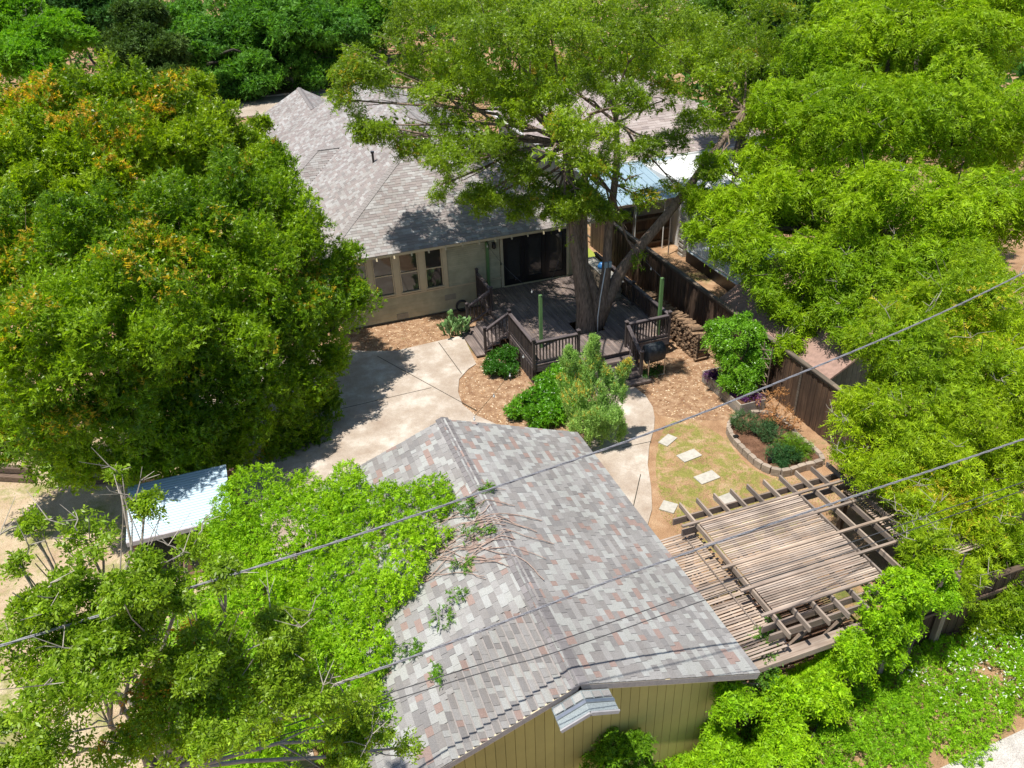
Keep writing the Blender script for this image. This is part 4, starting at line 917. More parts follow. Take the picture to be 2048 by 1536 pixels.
# ------------------------------------------------------------------ neighbours on the right
ns = thing('neighbour_shed', 'shed with reddish brown gabled roof just beyond the board fence', 'shed', (19, 21, 0))
rb = MB(); zr_ = 1.78+.62*2.6
for (xa, xb, za, zb) in ((16.95, 19.5, 1.88, zr_), (19.5, 22.05, zr_, 1.88)):
    b0 = len(rb.v)
    for dz in (-.08, 0): rb.v += [(xa, 17.95, za+dz), (xb, 17.95, zb+dz), (xb, 24.6, zb+dz), (xa, 24.6, za+dz)]
    rb.r += [0]*8; rb.f += [tuple(b0+i for i in f) for f in CUBE_F]
rb.build('roof', M['brown'], ns)
for k in range(24):
    xa = 17.15+k*.2
    zt_ = lambda x: 1.88+.62*(2.55-abs(x-19.5))-.1
    vs = [(xa, 18.2, 0), (xa+.19, 18.2, 0), (xa+.19, 18.2, zt_(xa+.19)), (xa, 18.2, zt_(xa)), (xa, 18.23, 0), (xa+.19, 18.23, 0), (xa+.19, 18.23, zt_(xa+.19)), (xa, 18.23, zt_(xa))]
    centre(mesh_obj('wall_board', vs, [(0, 1, 2, 3), (7, 6, 5, 4), (0, 4, 5, 1), (1, 5, 6, 2), (2, 6, 7, 3), (3, 7, 4, 0)], plain('shed_board', (.24, .25, .19), .8, rand='obj') if k == 0 else bpy.data.materials['shed_board'], ns))
mb = MB(); mb.box((19.5, 21.4, 1), (4.4, 6.2, 2)); mb.build('wall', M['barkd'], ns)
kt = thing('kettle_barbecue', 'black domed kettle barbecue beyond the board fence by the shed', 'barbecue', (17.6, 17.4, 0))
mb = MB(); lathe(mb, [(.1, .55), (.3, .7), (.34, .88), (.33, .95), (.24, 1.15), (.08, 1.25), (.02, 1.26)], (17.6, 17.4, 0), 18); mb.build('bowl', M['black'], kt, True)
for a in (0, 2.1, 4.2): mb = MB(); mb.tube([(17.6+.15*math.cos(a), 17.4+.15*math.sin(a), .65), (17.6+.35*math.cos(a), 17.4+.35*math.sin(a), 0)], .015, 5); mb.build('leg', M['black'], kt)

nh = thing('neighbour_house', 'neighbouring pale blue house with broad pinkish tan shingle roof', 'house', (23, 45, 0))
mb = MB(); mb.box((23.3, 46, 1.6), (11.4, 14, 3.2)); mb.build('wall', plain('pale_wall', (.5, .56, .58), .6, var=.05), nh)
xa, xb, ya_, yb_ = 17.0, 29.5, 38.6, 53.5; kz = .5; hz_ = 3.3; rxx = (xa+xb)/2; hh = (xb-xa)/2
rd = MB(); ap = hz_+kz*hh
rd.poly([(xa, ya_, hz_), (xb, ya_, hz_), (rxx, ya_+hh, ap)]); rd.poly([(xb, ya_, hz_), (xb, yb_, hz_), (rxx, yb_-hh, ap), (rxx, ya_+hh, ap)]); rd.poly([(xa, ya_, hz_), (rxx, ya_+hh, ap), (rxx, yb_-hh, ap), (xa, yb_, hz_)]); rd.poly([(xa, yb_, hz_), (rxx, yb_-hh, ap), (xb, yb_, hz_)])
rd.build('roof_deck', M['capj'], nh)
sb2 = math.hypot(1, kz)
shingles(nh, (xa, ya_, hz_), (1, 0, 0), (0, 1, kz), [(0, 0), (2*hh, 0), (hh, hh*sb2)], .2, M['pink'], M['pink'], 0, EYE, (.3, .4, .5), 21)
shingles(nh, (xa, ya_, hz_), (0, 1, 0), (1, 0, kz), [(0, 0), (yb_-ya_, 0), (yb_-ya_-hh, hh*sb2), (hh, hh*sb2)], .2, M['pink'], M['pink'], 0, EYE, (.3, .4, .5), 22)
beam('gutter', M['white'], (xa-.06, ya_, hz_-.05), (xa-.06, yb_, hz_-.05), .12, .12, nh); beam('gutter', M['white'], (xa, ya_-.06, hz_-.05), (xb, ya_-.06, hz_-.05), .12, .12, nh)
aw = thing('metal_awning', 'pale blue grey sheet metal awning sloping off the neighbouring house', 'awning', (19.6, 36.2, 0))
for k in range(14):
    xx = 17.0+.4*k; beam('roof_panel', M['metal'], (xx+.2, 34.1, 2.62), (xx+.2, 38.55, 3.22), .38, .02, aw); beam('seam', M['metal'], (xx, 34.1, 2.64), (xx, 38.55, 3.24), .025, .05, aw)
beam('fascia', M['pergz'], (16.95, 34.06, 2.58), (22.65, 34.06, 2.58), .05, .12, aw)
for xx in (18.3, 19.9): mb = MB(); mb.tube([(xx, 34.2, 0), (xx, 34.2, 2.55)], .03, 8); mb.build('post', M['white'], aw)
wg = thing('white_wing', 'white sided house wing with a brick corner pier behind the fence', 'house', (23, 36, 0))
z = 0
while z < 3.0: piece('siding_board', M['paleblue'], (22.9, 33.0, z+.07), (4.4, .05, .136), wg); z += .14
mb = MB(); mb.box((22.9, 36, 1.6), (4.4, 5.9, 3.2)); mb.build('wall', M['white'], wg)
for r in range(24): piece('brick', M['stone'] if False else M['slab'], (20.45+(.02 if r % 2 else -.02), 32.95, .07+r*.125), (.46, .46, .115), wg)
pd = thing('white_porch', 'white picket railed porch on a dark skirt beyond the board fence', 'porch', (21.5, 29, 0))
mb = MB(); mb.box((22.2, 28.5, .28), (4.2, 7.4, .56)); mb.build('skirt', M['black'], pd)
for k in range(30): piece('floor_board', M['paleblue'], (22.2, 24.9+.245*k, .59), (4.25, .235, .04), pd)
for zz in (.72, 1.5): beam('rail', M['white'], (20.15, 24.9, zz), (20.15, 32.1, zz), .06, .07, pd)
for k in range(56): piece('baluster', M['white'], (20.15, 24.95+.128*k, 1.1), (.035, .035, .75), pd)
for yy in (24.9, 27.3, 29.7, 32.1): piece('post', M['white'], (20.15, yy, 1.15), (.12, .12, 1.15), pd)
tp = thing('shade_canopy', 'teal fabric canopy glimpsed below the pecan leaves', 'canopy', (23.6, 25.5, 0))
mb = MB(); mb.poly([(22.3, 24.2, 2.1), (24.9, 24.2, 2.1), (23.6, 25.5, 2.9)]); mb.poly([(24.9, 24.2, 2.1), (24.9, 26.8, 2.1), (23.6, 25.5, 2.9)]); mb.poly([(24.9, 26.8, 2.1), (22.3, 26.8, 2.1), (23.6, 25.5, 2.9)]); mb.poly([(22.3, 26.8, 2.1), (22.3, 24.2, 2.1), (23.6, 25.5, 2.9)])
mb.build('fabric', M['teal'], tp)
for q in ((22.3, 24.2), (24.9, 24.2), (24.9, 26.8), (22.3, 26.8)): mb = MB(); mb.tube([(*q, .6), (*q, 2.1)], .03, 6); mb.build('pole', M['white'], tp)

# ------------------------------------------------------------------ overhead cables
def cable(pts, r, mat, label, twist=0):
    mb = MB(); P = [Vector(p) for p in pts]; full = []
    for i in range(len(P)-1):
        p0 = P[max(i-1, 0)]; p1 = P[i]; p2 = P[i+1]; p3 = P[min(i+2, len(P)-1)]
        for j in range(24):
            t = j/24; full.append(.5*((2*p1)+(p2-p0)*t+(2*p0-5*p1+4*p2-p3)*t*t+(3*p1-p0-3*p2+p3)*t**3))
    full.append(P[-1])
    if twist:
        fine = []
        for a, b in zip(full[:-1], full[1:]): fine += [a.lerp(b, j/3) for j in range(3)]
        s = 0
        for ph in (0, 2.1, 4.2):
            s = 0; q = []
            for i, p in enumerate(fine):
                if i: s += (fine[i]-fine[i-1]).length
                a = s*2*math.pi/.9+ph; q.append(p+Vector((0, math.cos(a), math.sin(a)))*r*.75)
            mb.tube(q, r*.62, 5)
    else: mb.tube(full, r, 6)
    tag(mb.build('overhead_cable', mat, smooth=True), label, 'cable', 'overhead cables')
cable([(-16, 6.6, 9.9), (-7, 6.95, 9.6), (-1.11, 7.38, 9.5), (2.12, 7.72, 9.5), (6.54, 8.4, 9.5), (13.63, 10.04, 9.5), (26, 13.5, 9.9), (40, 17.5, 10.6)], .012, M['cable'], 'upper twisted cable crossing the deck side of the garage ridge', 1)
cable([(-16, 7.2, 6.5), (-6, 7.8, 6.3), (.71, 8.31, 6.2), (5.06, 8.7, 6.2), (9.5, 8.93, 6.2), (13.88, 9.12, 6.2), (26, 9.5, 6.5), (40, 9.9, 7)], .016, M['cable'], 'lower twisted cable crossing the garage roof and pergola', 1)
cable([(-16, 7.7, 6.2), (.17, 7.99, 6.0), (3.18, 7.98, 6.0), (6.34, 8.09, 6.0), (10.34, 8.16, 6.0), (26, 8.5, 6.4)], .008, M['thin'], 'thin dark wire just below the lower twisted cable', 0)
cable([(-16, 7.6, 6.2), (.18, 7.85, 6.0), (3.19, 7.79, 6.0), (6.7, 7.91, 6.0), (10.4, 7.99, 6.0), (26, 8.3, 6.4)], .008, M['thin'], 'lowest thin dark wire nearest the garage end wall', 0)

# ------------------------------------------------------------------ trees
tree('live_oak', 'huge glossy leaved oak with forked trunk rising through the deck', 'tree', OAK, (12.25, 26.45, 0), .5, 2, M['bark'],
     dict(core=.03, sub=13, n=36000, mat=M['leafD'], leaf=(.092, .05), K=10, L=.42, out=.6, rnd=.9, up_=.15, c1=(.12, .20, .012), c2=(.26, .38, .018), young=(.42, .30, .03), yamt=.05, holes=-.12, hf=2.6, rough=.3, inner=.25, seed=1),
     trunk_paths=[([(12.2, 26.5, 0), (12.15, 26.45, .8), (12.1, 26.5, 1.7), (11.95, 26.6, 2.8), (11.75, 26.7, 4.2), (11.75, 27, 6.0), (11.6, 27.3, 8.0)], [.56, .42, .33, .27, .22, .18, .13]),
                  ([(12.5, 26.5, 0), (12.55, 26.45, .9), (12.6, 26.6, 2.0), (12.2, 26.9, 3.3), (12.3, 27.2, 5.0), (12.5, 27.5, 7.4)], [.42, .32, .24, .2, .16, .12]),
                  ([(12.45, 26.4, .6), (12.8, 26.4, 1.6), (13.0, 26.5, 3.0), (13.1, 26.6, 4.6), (13.55, 27, 6.9), (13.7, 27.4, 8.5)], [.3, .25, .19, .155, .13, .09]),
                  ([(12.5, 26.4, .5), (13.1, 26.4, 2.0), (13.65, 26.5, 2.95), (14.4, 26.4, 3.9), (15.3, 26.3, 4.9), (16.2, 26.3, 5.9), (17.6, 26.7, 7.2), (19, 27.2, 8.4)], [.3, .25, .225, .2, .18, .16, .13, .09])])
st = thing('conduit', 'white conduit with grey boxes fixed up the oak trunk', 'conduit', (12.5, 26.0, DZ))
mb = MB(); mb.tube([(12.42, 25.93, .75), (12.44, 25.98, 1.4), (12.58, 26.08, 2.2), (12.82, 26.2, 3.35)], .022, 7); mb.build('pipe', M['white'], st, True)
for xx in (12.83, 13.0): piece('junction_box', M['metal'], (xx, 26.2, 3.45), (.12, .09, .22), st)
tree('pecan', 'broad bright green pecan filling the upper right beyond the fence', 'tree', PECAN, (22.5, 22.5, 0), .4, 4, M['barkd'],
     dict(core=.12, sub=13, tall=1.0, n=30000, mat=M['leafB'], leaf=(.17, .05), K=10, L=.42, out=.7, rnd=.55, up_=.0, droop=.5, c1=(.15, .27, .008), c2=(.29, .43, .010), holes=-.7, rough=.28, seed=2, inner=.10, spread=1.1), twigs=3, extra_twigs=60)
tree('locust_tree', 'yellow green tree with bare grey twigs overhanging the pergola end', 'tree', LOCUST, (16.2, 12.3, 0), .22, 2.2, M['barkd'],
     dict(core=.12, sub=13, tall=1.0, n=20000, mat=M['leafB'], leaf=(.11, .036), K=10, L=.34, out=.7, rnd=.6, up_=.05, droop=.3, c1=(.14, .25, .008), c2=(.31, .43, .010), young=(.48, .40, .03), yamt=.08, holes=-.6, hf=2.2, rough=.35, seed=3, inner=.12, spread=1.0), twigs=5, extra_twigs=120)
tree('crape_myrtle', 'large dark green crape myrtle with orange new tips in front left', 'tree', CRAPE, (-2.6, 24.3, 0), .2, 2.2, M['bark'],
     dict(core=.10, sub=13, tall=1.5, flat=1.0, n=35000, mat=M['leafD'], leaf=(.115, .062), K=10, L=.42, out=.75, rnd=.6, up_=.8, c1=(.09, .19, .010), c2=(.25, .39, .014), young=(.50, .36, .03), yamt=.10, holes=-.8, hf=1.7, rough=.42, seed=4, inner=.12), stems=5, twigs=3)
tree('crape_myrtle', 'taller crape myrtle behind, its crown tipped orange along the top', 'tree', CRAPE2, (-3.3, 33, 0), .2, 3, M['bark'],
     dict(core=.10, sub=13, tall=1.5, flat=1.0, n=17500, mat=M['leafD'], leaf=(.14, .07), K=10, L=.46, out=.75, rnd=.6, up_=.8, c1=(.12, .22, .010), c2=(.29, .41, .014), young=(.58, .36, .04), yamt=.20, holes=-.8, hf=1.7, rough=.4, seed=5, inner=.12), stems=4, twigs=2)
tree('young_oak', 'sparse young oak with grey twigs nearest the camera at lower left', 'tree', SAPLING, (-3.0, 8.6, 0), .08, 5.5, M['twig'],
     dict(sub=10, n=11500, mat=M['leafD'], leaf=(.068, .029), K=8, L=.15, out=.5, rnd=.9, up_=.35, c1=(.15, .26, .014), c2=(.30, .44, .03), young=(.50, .24, .05), yamt=.05, holes=-.35, hf=3.5, rough=.4, seed=6, inner=.45, shellmin=.5, tri=False, bias=.4), twigs=4, extra_twigs=34)
tree('backyard_oak', 'dark leaved oak behind the big oak at the top right', 'tree', BACKOAK, (26, 38, 0), .35, 4, M['barkd'],
     dict(core=.12, sub=10, n=9000, mat=M['leafA'], leaf=(.16, .09), K=10, L=.6, c1=(.06, .14, .012), c2=(.14, .25, .02), holes=-.6, rough=.3, seed=7))
tree('round_tree', 'bright rounded tree with some bare grey branches at far upper left', 'tree', FAR_ROUND, (-8.6, 51, 0), .3, 4, M['twig'],
     dict(core=.12, sub=10, n=9000, mat=M['leafB'], leaf=(.21, .10), K=10, L=.6, c1=(.09, .24, .012), c2=(.17, .36, .018), holes=-.6, hf=1.1, rough=.3, seed=8), extra_twigs=14)
tree('olive_green_tree', 'dull olive green tree between the bright tree and the dark mass', 'tree', FAR_OLIVE, (-4, 61, 0), .3, 3, M['barkd'],
     dict(core=.12, sub=10, n=7500, mat=M['leafC'], leaf=(.22, .12), K=10, L=.7, c1=(.04, .085, .016), c2=(.08, .14, .025), holes=-.7, hf=1.1, rough=.3, seed=9))
tree('dark_tree', 'very dark tree at the top edge, upper left', 'tree', FAR_DARK, (-8, 76, 0), .3, 3, M['barkd'],
     dict(core=.12, sub=10, n=5000, mat=M['leafC'], leaf=(.3, .16), K=10, L=.8, c1=(.02, .075, .015), c2=(.045, .12, .02), seed=10))
tree('street_tree', 'large deep green tree with dark trunk standing across the street', 'tree', FAR_GREEN, (4.8, 84, 0), .45, 3.2, M['barkd'],
     dict(core=.12, sub=10, n=16000, mat=M['leafB'], leaf=(.34, .17), K=9, L=.9, c1=(.045, .14, .016), c2=(.12, .28, .03), holes=-.6, hf=.9, rough=.35, seed=11))
tree('street_tree', 'mid green tree above the roof ridge at the top edge', 'tree', FAR_MID, (16, 92, 0), .4, 3, M['barkd'],
     dict(core=.12, sub=10, n=7500, mat=M['leafB'], leaf=(.34, .17), K=9, L=.9, c1=(.075, .19, .016), c2=(.15, .32, .025), holes=-.6, hf=.9, rough=.35, seed=12))
# distant woodland mass closing the view
wood_l = []
rg = random.Random(5)
for k in range(190):
    xx = rg.uniform(-60, 150); yy = rg.uniform(92, 175) if xx < 45 else rg.uniform(56, 150)
    wood_l.append((xx, yy, rg.uniform(2, 6), rg.uniform(3.8, 7)))
for k in range(8): wood_l.append((rg.uniform(-11, -5), rg.uniform(62, 72), rg.uniform(1, 2.5), rg.uniform(2.4, 3.2)))
for k in range(14): wood_l.append((rg.uniform(-50, -12), rg.uniform(54, 90), rg.uniform(2, 5), rg.uniform(3, 4.5)))
for k in range(26): wood_l.append((rg.uniform(30, 60), rg.uniform(36, 62), rg.uniform(2, 6), rg.uniform(3, 4.5)))
for k in range(10): wood_l.append((rg.uniform(12, 34), rg.uniform(62, 74), rg.uniform(2, 5), rg.uniform(3, 4.5)))
o = foliage('distant_woodland', wood_l, 22000, M['leafC'], None, leaf=(.6, .36), K=8, L=1.6, c1=(.04, .12, .015), c2=(.10, .23, .025), holes=-1.1, rough=.3, seed=13)
o['kind'] = 'stuff'; o['label'] = 'mass of green woodland beyond the street'

# ------------------------------------------------------------------ vines and shrubs
def shrub(name, label, cat, lobes, base, fol, stems=6, sr=.012, group=None, smat=None):
    root = thing(name, label, cat, base, group); mb = MB(); rg = random.Random(len(label))
    for k in range(stems):
        l = rg.choice(lobes); v = Vector((rg.gauss(0, 1), rg.gauss(0, 1), abs(rg.gauss(0, 1)))).normalized()*l[3]*.8
        mb.tube(limb_pts(Vector(base)+Vector((rg.uniform(-.08, .08), rg.uniform(-.08, .08), 0)), Vector(l[:3])+v, .1, 4, .2, rg), [sr*1.4, sr*1.2, sr, sr*.8, sr*.4], 5, False)
    mb.build('stems', smat or M['barkd'], root); fol = dict(fol); fol.setdefault('sub', 5 if len(lobes) < 60 else 0); fol.setdefault('rough', .5)
    foliage('leaves', lobes, fol.pop('n'), fol.pop('mat'), root, **fol); return root
roofz = lambda x: GZ-ksl*abs(x-GX)
outl = [(0, 18.0), (1.2, 17.6), (1.6, 16.9), (1.75, 15.9), (2.6, 15.25), (3.6, 14.7), (3.35, 14.0), (2.7, 13.1), (2.1, 12.4), (1.7, 12.0), (1.0, 11.2), (.45, 10.3), (0, 9.6), (0, 9.0)]
VN = []; rg = random.Random(3)
for k in range(260):
    x = rg.uniform(0, 3.6); y = rg.uniform(9, 18)
    if inside(outl+[(-.1, 9), (-.1, 18)], x, y): r = rg.uniform(.22, .5); VN.append((x-.15, y, roofz(x)+.1+rg.uniform(0, .28)*(1 if x < 2.6 else .4), r, r, .2+.1*rg.random()))
for k in range(170):
    x = rg.uniform(-3.0, .2); y = rg.uniform(9.8, 17.6)
    if x < -2.2 and y > 16.8: continue
    if -3.1 < x < -1.9 and 15.3 < y < 16.9: continue
    r = rg.uniform(.35, .85); zz = 2.7+.3*math.sin(x*1.7+y*.9)+.2*math.sin(x*3.1-y*2.3)+rg.uniform(-.15, .25)-max(0, -1.6-x)*.7; VN.append((x, y, zz, r, r, r*.6))
for k in range(50): x = rg.uniform(-3.4, -1.8); y = rg.uniform(9.5, 17.5); VN.append((x, y, rg.uniform(.6, 1.6), .6, .6, .5)) if not 15.3 < y < 16.9 else None
vine = shrub('wisteria', 'bright green vine mounding over the left slope of the garage roof', 'vine', VN, (-.3, 14, 0),
      dict(n=21000, mat=M['leafB'], leaf=(.08, .04), K=9, L=.24, out=.6, rnd=.8, up_=.4, c1=(.17, .34, .008), c2=(.31, .50, .012), holes=-.75, hf=2.6, rough=.3, seed=21, inner=.1, bias=.4), stems=30, sr=.02, smat=M['dryvine'])
# dry runners over the ridge
mb = MB(); rg = random.Random(12)
for k in range(60):
    x = rg.uniform(1.8, 3.6); y = rg.uniform(12.3, 14.3); L = rg.uniform(.5, 1.7); a = rg.uniform(-.9, .6)-.1; pts = []
    for i in range(9):
        q = i/8*L; xx = x+q*math.cos(a+.1*math.sin(i+k)); yy = y+q*math.sin(a)-.1*q*q+.03*math.sin(i*1.3+k); pts.append((xx, yy, roofz(xx)+.06+.03*abs(math.sin(i+k))))
    mb.tube(pts, rg.uniform(.006, .012), 4)
mb.build('dry_runners', M['dryvine'], vine)
foliage('stray_leaves', [(3.55, 13.75, 4.12, .3, .35, .18), (3.3, 13.0, 4.02, .3, .25, .15), (3.7, 12.8, 4.15, .16, .16, .12), (4.05, 14.2, 4.15, .18, .16, .12), (2.55, 11.6, 3.75, .22, .2, .12), (2.9, 12.3, 3.85, .25, .2, .12), (2.1, 11.3, 3.6, .25, .3, .12), (1.35, 11.0, 3.3, .3, .3, .12), (1.7, 10.2, 3.4, .1, .35, .1)], 230, M['leafB'], vine, leaf=(.07, .034), K=9, L=.2, c1=(.07, .17, .012), c2=(.13, .27, .02), holes=-2, seed=22)
shrub('trumpet_vine', 'glowing green vine spilling over the low fence beside the garage corner', 'vine', VINE_S, (10.2, 8.8, 0),
      dict(n=11000, mat=M['leafB'], leaf=(.09, .05), K=9, L=.30, out=.7, rnd=.5, up_=.1, droop=.5, c1=(.17, .35, .008), c2=(.31, .50, .010), holes=-.7, hf=2.4, rough=.3, seed=23, spread=1.1, bias=.5), stems=16, sr=.02)
shrub('wall_creeper', 'rounded green creeper growing low against the olive garage wall', 'shrub', VINE_W, (5.0, 8.4, 0),
      dict(n=900, mat=M['leafB'], leaf=(.08, .045), K=9, L=.24, c1=(.07, .17, .010), c2=(.16, .31, .012), holes=-1, seed=24))
shrub('jasmine', 'small leaved white flowered jasmine in the corner of garage eave and pergola', 'shrub', [(8.35, 9.2, 2.1, .35), (8.6, 9.35, 2.35, .28), (8.2, 9.05, 1.8, .4), (8.85, 9.5, 2.6, .18)], (8.3, 9.1, 0),
      dict(n=420, mat=M['leafA'], leaf=(.06, .035), K=9, L=.2, c1=(.05, .15, .012), c2=(.13, .26, .03), young=(.65, .65, .55), yamt=.35, holes=-1, seed=25))
shrub('climbing_vine', 'dense fresh green climber heaped over the trellis by the fence', 'vine', VINE_T, (15.6, 20.7, .3),
      dict(n=5200, mat=M['leafA'], leaf=(.08, .045), K=9, L=.28, out=.6, rnd=.6, up_=0, droop=.6, c1=(.09, .24, .012), c2=(.18, .38, .02), holes=-.8, hf=2.5, seed=26, bias=.5), stems=10)
jl = [(9.45, 20.1, .7, .75), (9.1, 20.5, 1.4, .55), (9.5, 20.2, 1.9, .5), (9.0, 20.7, 2.2, .4), (9.5, 20.4, 2.8, .35), (9.55, 20.35, 3.4, .24), (9.95, 20.0, 1.3, .5), (10.3, 19.8, 2.1, .32), (10.45, 19.8, 2.6, .2), (9.6, 20.3, 3.7, .12), (8.95, 20.7, 2.9, .24), (8.9, 20.7, 3.2, .14), (10.0, 19.6, .8, .4), (9.1, 19.9, .9, .5), (10.0, 20.2, 2.5, .25), (10.5, 19.75, 2.95, .12), (9.85, 19.3, 1.3, .3), (9.3, 19.5, 1.3, .35)]
jx = []
rg = random.Random(77)
for a, b, c, r in jl:
    for q in range(7):
        v = Vector((rg.gauss(0, 1), rg.gauss(-.2, 1), rg.gauss(.5, .8))).normalized()*r; jx.append((a+v.x, b+v.y*.9, c+v.z*1.2, r*.2, r*.2, r*.42+.06))
shrub('juniper', 'upright juniper with browning inner sprays beside the far garage eave', 'juniper', [(a, b, c, r*.9, r*.85, r*1.3) for a, b, c, r in jl]+jx, (9.45, 20.25, 0),
      dict(n=7200, mat=M['leafC'], leaf=(.08, .024), K=11, L=.30, out=.55, rnd=.35, up_=1.2, droop=0, c1=(.24, .42, .10), c2=(.33, .50, .12), young=(.58, .42, .06), yamt=.36, holes=-.8, hf=3, rough=.35, seed=27, spread=.5, bias=.3), stems=12)
shrub('rounded_shrub', 'rounded glossy dark shrub against the deck skirt left corner', 'shrub', [(8.25, 25.75, .4, .62), (8.6, 25.9, .55, .5), (7.95, 25.6, .35, .5), (8.4, 25.4, .3, .5)], (8.3, 25.7, 0),
      dict(n=1500, mat=M['leafA'], leaf=(.07, .04), K=9, L=.22, c1=(.03, .11, .010), c2=(.06, .19, .016), holes=-1, seed=28))
shrub('nandina', 'broad bright green shrub between the deck posts and the juniper', 'shrub', [(8.5, 22.6, .45, .7), (9.3, 23.0, .5, .75), (7.9, 22.5, .35, .55), (8.9, 22.0, .4, .7), (10.1, 23.3, .5, .7), (8.3, 21.8, .35, .6), (9.8, 23.9, .55, .5), (10.6, 23.6, .6, .4), (9.5, 21.9, .4, .6)], (9, 22.7, 0),
      dict(n=5200, mat=M['leafA'], leaf=(.09, .05), K=9, L=.26, c1=(.07, .22, .010), c2=(.18, .40, .016), young=(.42, .44, .02), yamt=.12, holes=-.8, hf=2.5, seed=29, bias=.3))
shrub('small_shrub', 'small green shrub beside the garage eave on the concrete path', 'shrub', [(8.75, 17.0, .25, .3), (8.9, 16.7, .2, .25)], (8.8, 16.9, .04),
      dict(n=200, mat=M['leafA'], leaf=(.07, .035), K=9, L=.2, c1=(.05, .15, .012), c2=(.10, .24, .02), holes=-2, seed=30))
shrub('lavender', 'grey green bushy plant at the planter end of the kidney bed', 'plant', [(14.5, 18.6, .45, .42), (14.75, 18.1, .42, .5), (14.9, 17.7, .35, .4), (14.4, 18.9, .4, .3)], (14.6, 18.3, .15),
      dict(n=900, mat=M['leafC'], leaf=(.06, .018), K=12, L=.24, up_=.9, c1=(.05, .11, .045), c2=(.09, .17, .06), holes=-1, seed=31))
shrub('rosemary', 'dark blue green plant at the pergola end of the kidney bed', 'plant', [(14.5, 16.8, .35, .4), (14.8, 16.6, .35, .35), (14.45, 16.5, .25, .25)], (14.6, 16.7, .15),
      dict(n=600, mat=M['leafC'], leaf=(.06, .018), K=12, L=.22, up_=.9, c1=(.03, .10, .035), c2=(.06, .15, .045), holes=-1, seed=32))
shrub('fern', 'yellow green arching sago fern in the corner of the kidney bed', 'plant', [(15.2, 16.9, .35, .42)], (15.2, 16.9, .15),
      dict(n=170, mat=M['leafA'], leaf=(.12, .02), K=20, L=.5, out=1, rnd=.2, up_=.3, droop=.3, c1=(.10, .22, .015), c2=(.20, .33, .02), holes=-2, seed=33, spread=1.4))
shrub('red_shrub', 'thin reddish brown leaved shrub against the dark board fence', 'shrub', [(15.6, 19.0, .9, .35), (15.75, 18.7, 1.3, .25), (15.7, 18.3, .6, .4), (15.9, 18.0, .4, .35), (15.5, 18.6, .4, .35)], (15.6, 18.7, .15),
      dict(n=300, mat=M['leafC'], leaf=(.06, .03), K=8, L=.2, c1=(.24, .10, .04), c2=(.42, .22, .09), holes=-2, seed=34), stems=10)
shrub('purple_heart', 'purple trailing plants filling the grey timber planter', 'plant', [(15.2, 21.7, .42, .3, .3, .15), (15.3, 21.3, .42, .25, .3, .14), (15.4, 20.2, .4, .4, .35, .15), (15.6, 19.85, .4, .35, .25, .15)], (15.3, 21, .35),
      dict(n=330, mat=M['leafC'], leaf=(.1, .035), K=8, L=.18, up_=.9, c1=(.10, .03, .12), c2=(.22, .10, .24), holes=-2, seed=35))
shrub('weeds_by_smoker', 'low green weeds under the covered barrel smoker', 'weeds', [(13.3, 23.3, .12, .4, .35, .2), (13.8, 23.4, .15, .3, .3, .22), (13.0, 23.0, .1, .2, .3, .15)], (13.4, 23.3, 0),
      dict(n=260, mat=M['leafA'], leaf=(.06, .03), K=8, L=.16, c1=(.03, .09, .012), c2=(.06, .16, .02), holes=-2, seed=36))
# cactus
cac = thing('prickly_pear', 'clump of flat green prickly pear pads beside the left deck steps', 'cactus', (7.45, 29.5, 0))
rg = random.Random(8)
def pad_mesh():
    m = bpy.data.meshes.new('pad'); vs = []; fs = []; n = 10; pr_ = [(.03, 0), (.07, .05), (.1, .14), (.085, .22), (.04, .28), (.004, .3)]
    for r, z in pr_:
        for k in range(n): a = 2*math.pi*k/n; vs.append((r*math.cos(a), r*.22*math.sin(a), z))
    for i in range(len(pr_)-1):
        for k in range(n): fs.append((i*n+k, i*n+(k+1) % n, (i+1)*n+(k+1) % n, (i+1)*n+k))
    m.from_pydata(vs, [], fs); m.materials.append(M['cactus']); m.polygons.foreach_set('use_smooth', [True]*len(fs)); return m
pm = pad_mesh()
def pads(p, d, s, depth):
    o = bpy.data.objects.new('pad', pm); link(o, cac); o.location = p; q = Vector(d).to_track_quat('Z', 'Y'); e = (q @ Matrix.Rotation(rg.uniform(0, 3.1), 3, 'Z').to_quaternion()).to_euler(); o.rotation_euler = e; o.scale = (s*rg.uniform(.9, 1.2), s, s)
    if depth:
        for k in range(rg.choice((1, 2, 2))):
            d2 = (Vector(d)+Vector((rg.gauss(0, .4), rg.gauss(0, .4), .35))).normalized(); pads(Vector(p)+Vector(d)*.27*s, d2, s*.95, depth-1)
for k in range(15):
    a = rg.uniform(0, 6.28); r = rg.uniform(.05, .55); pads((7.45+r*math.cos(a), 29.45+r*.8*math.sin(a), 0), Vector((math.cos(a)*.35, math.sin(a)*.35, 1)).normalized(), rg.uniform(.85, 1.15), rg.choice((1, 2, 3)))

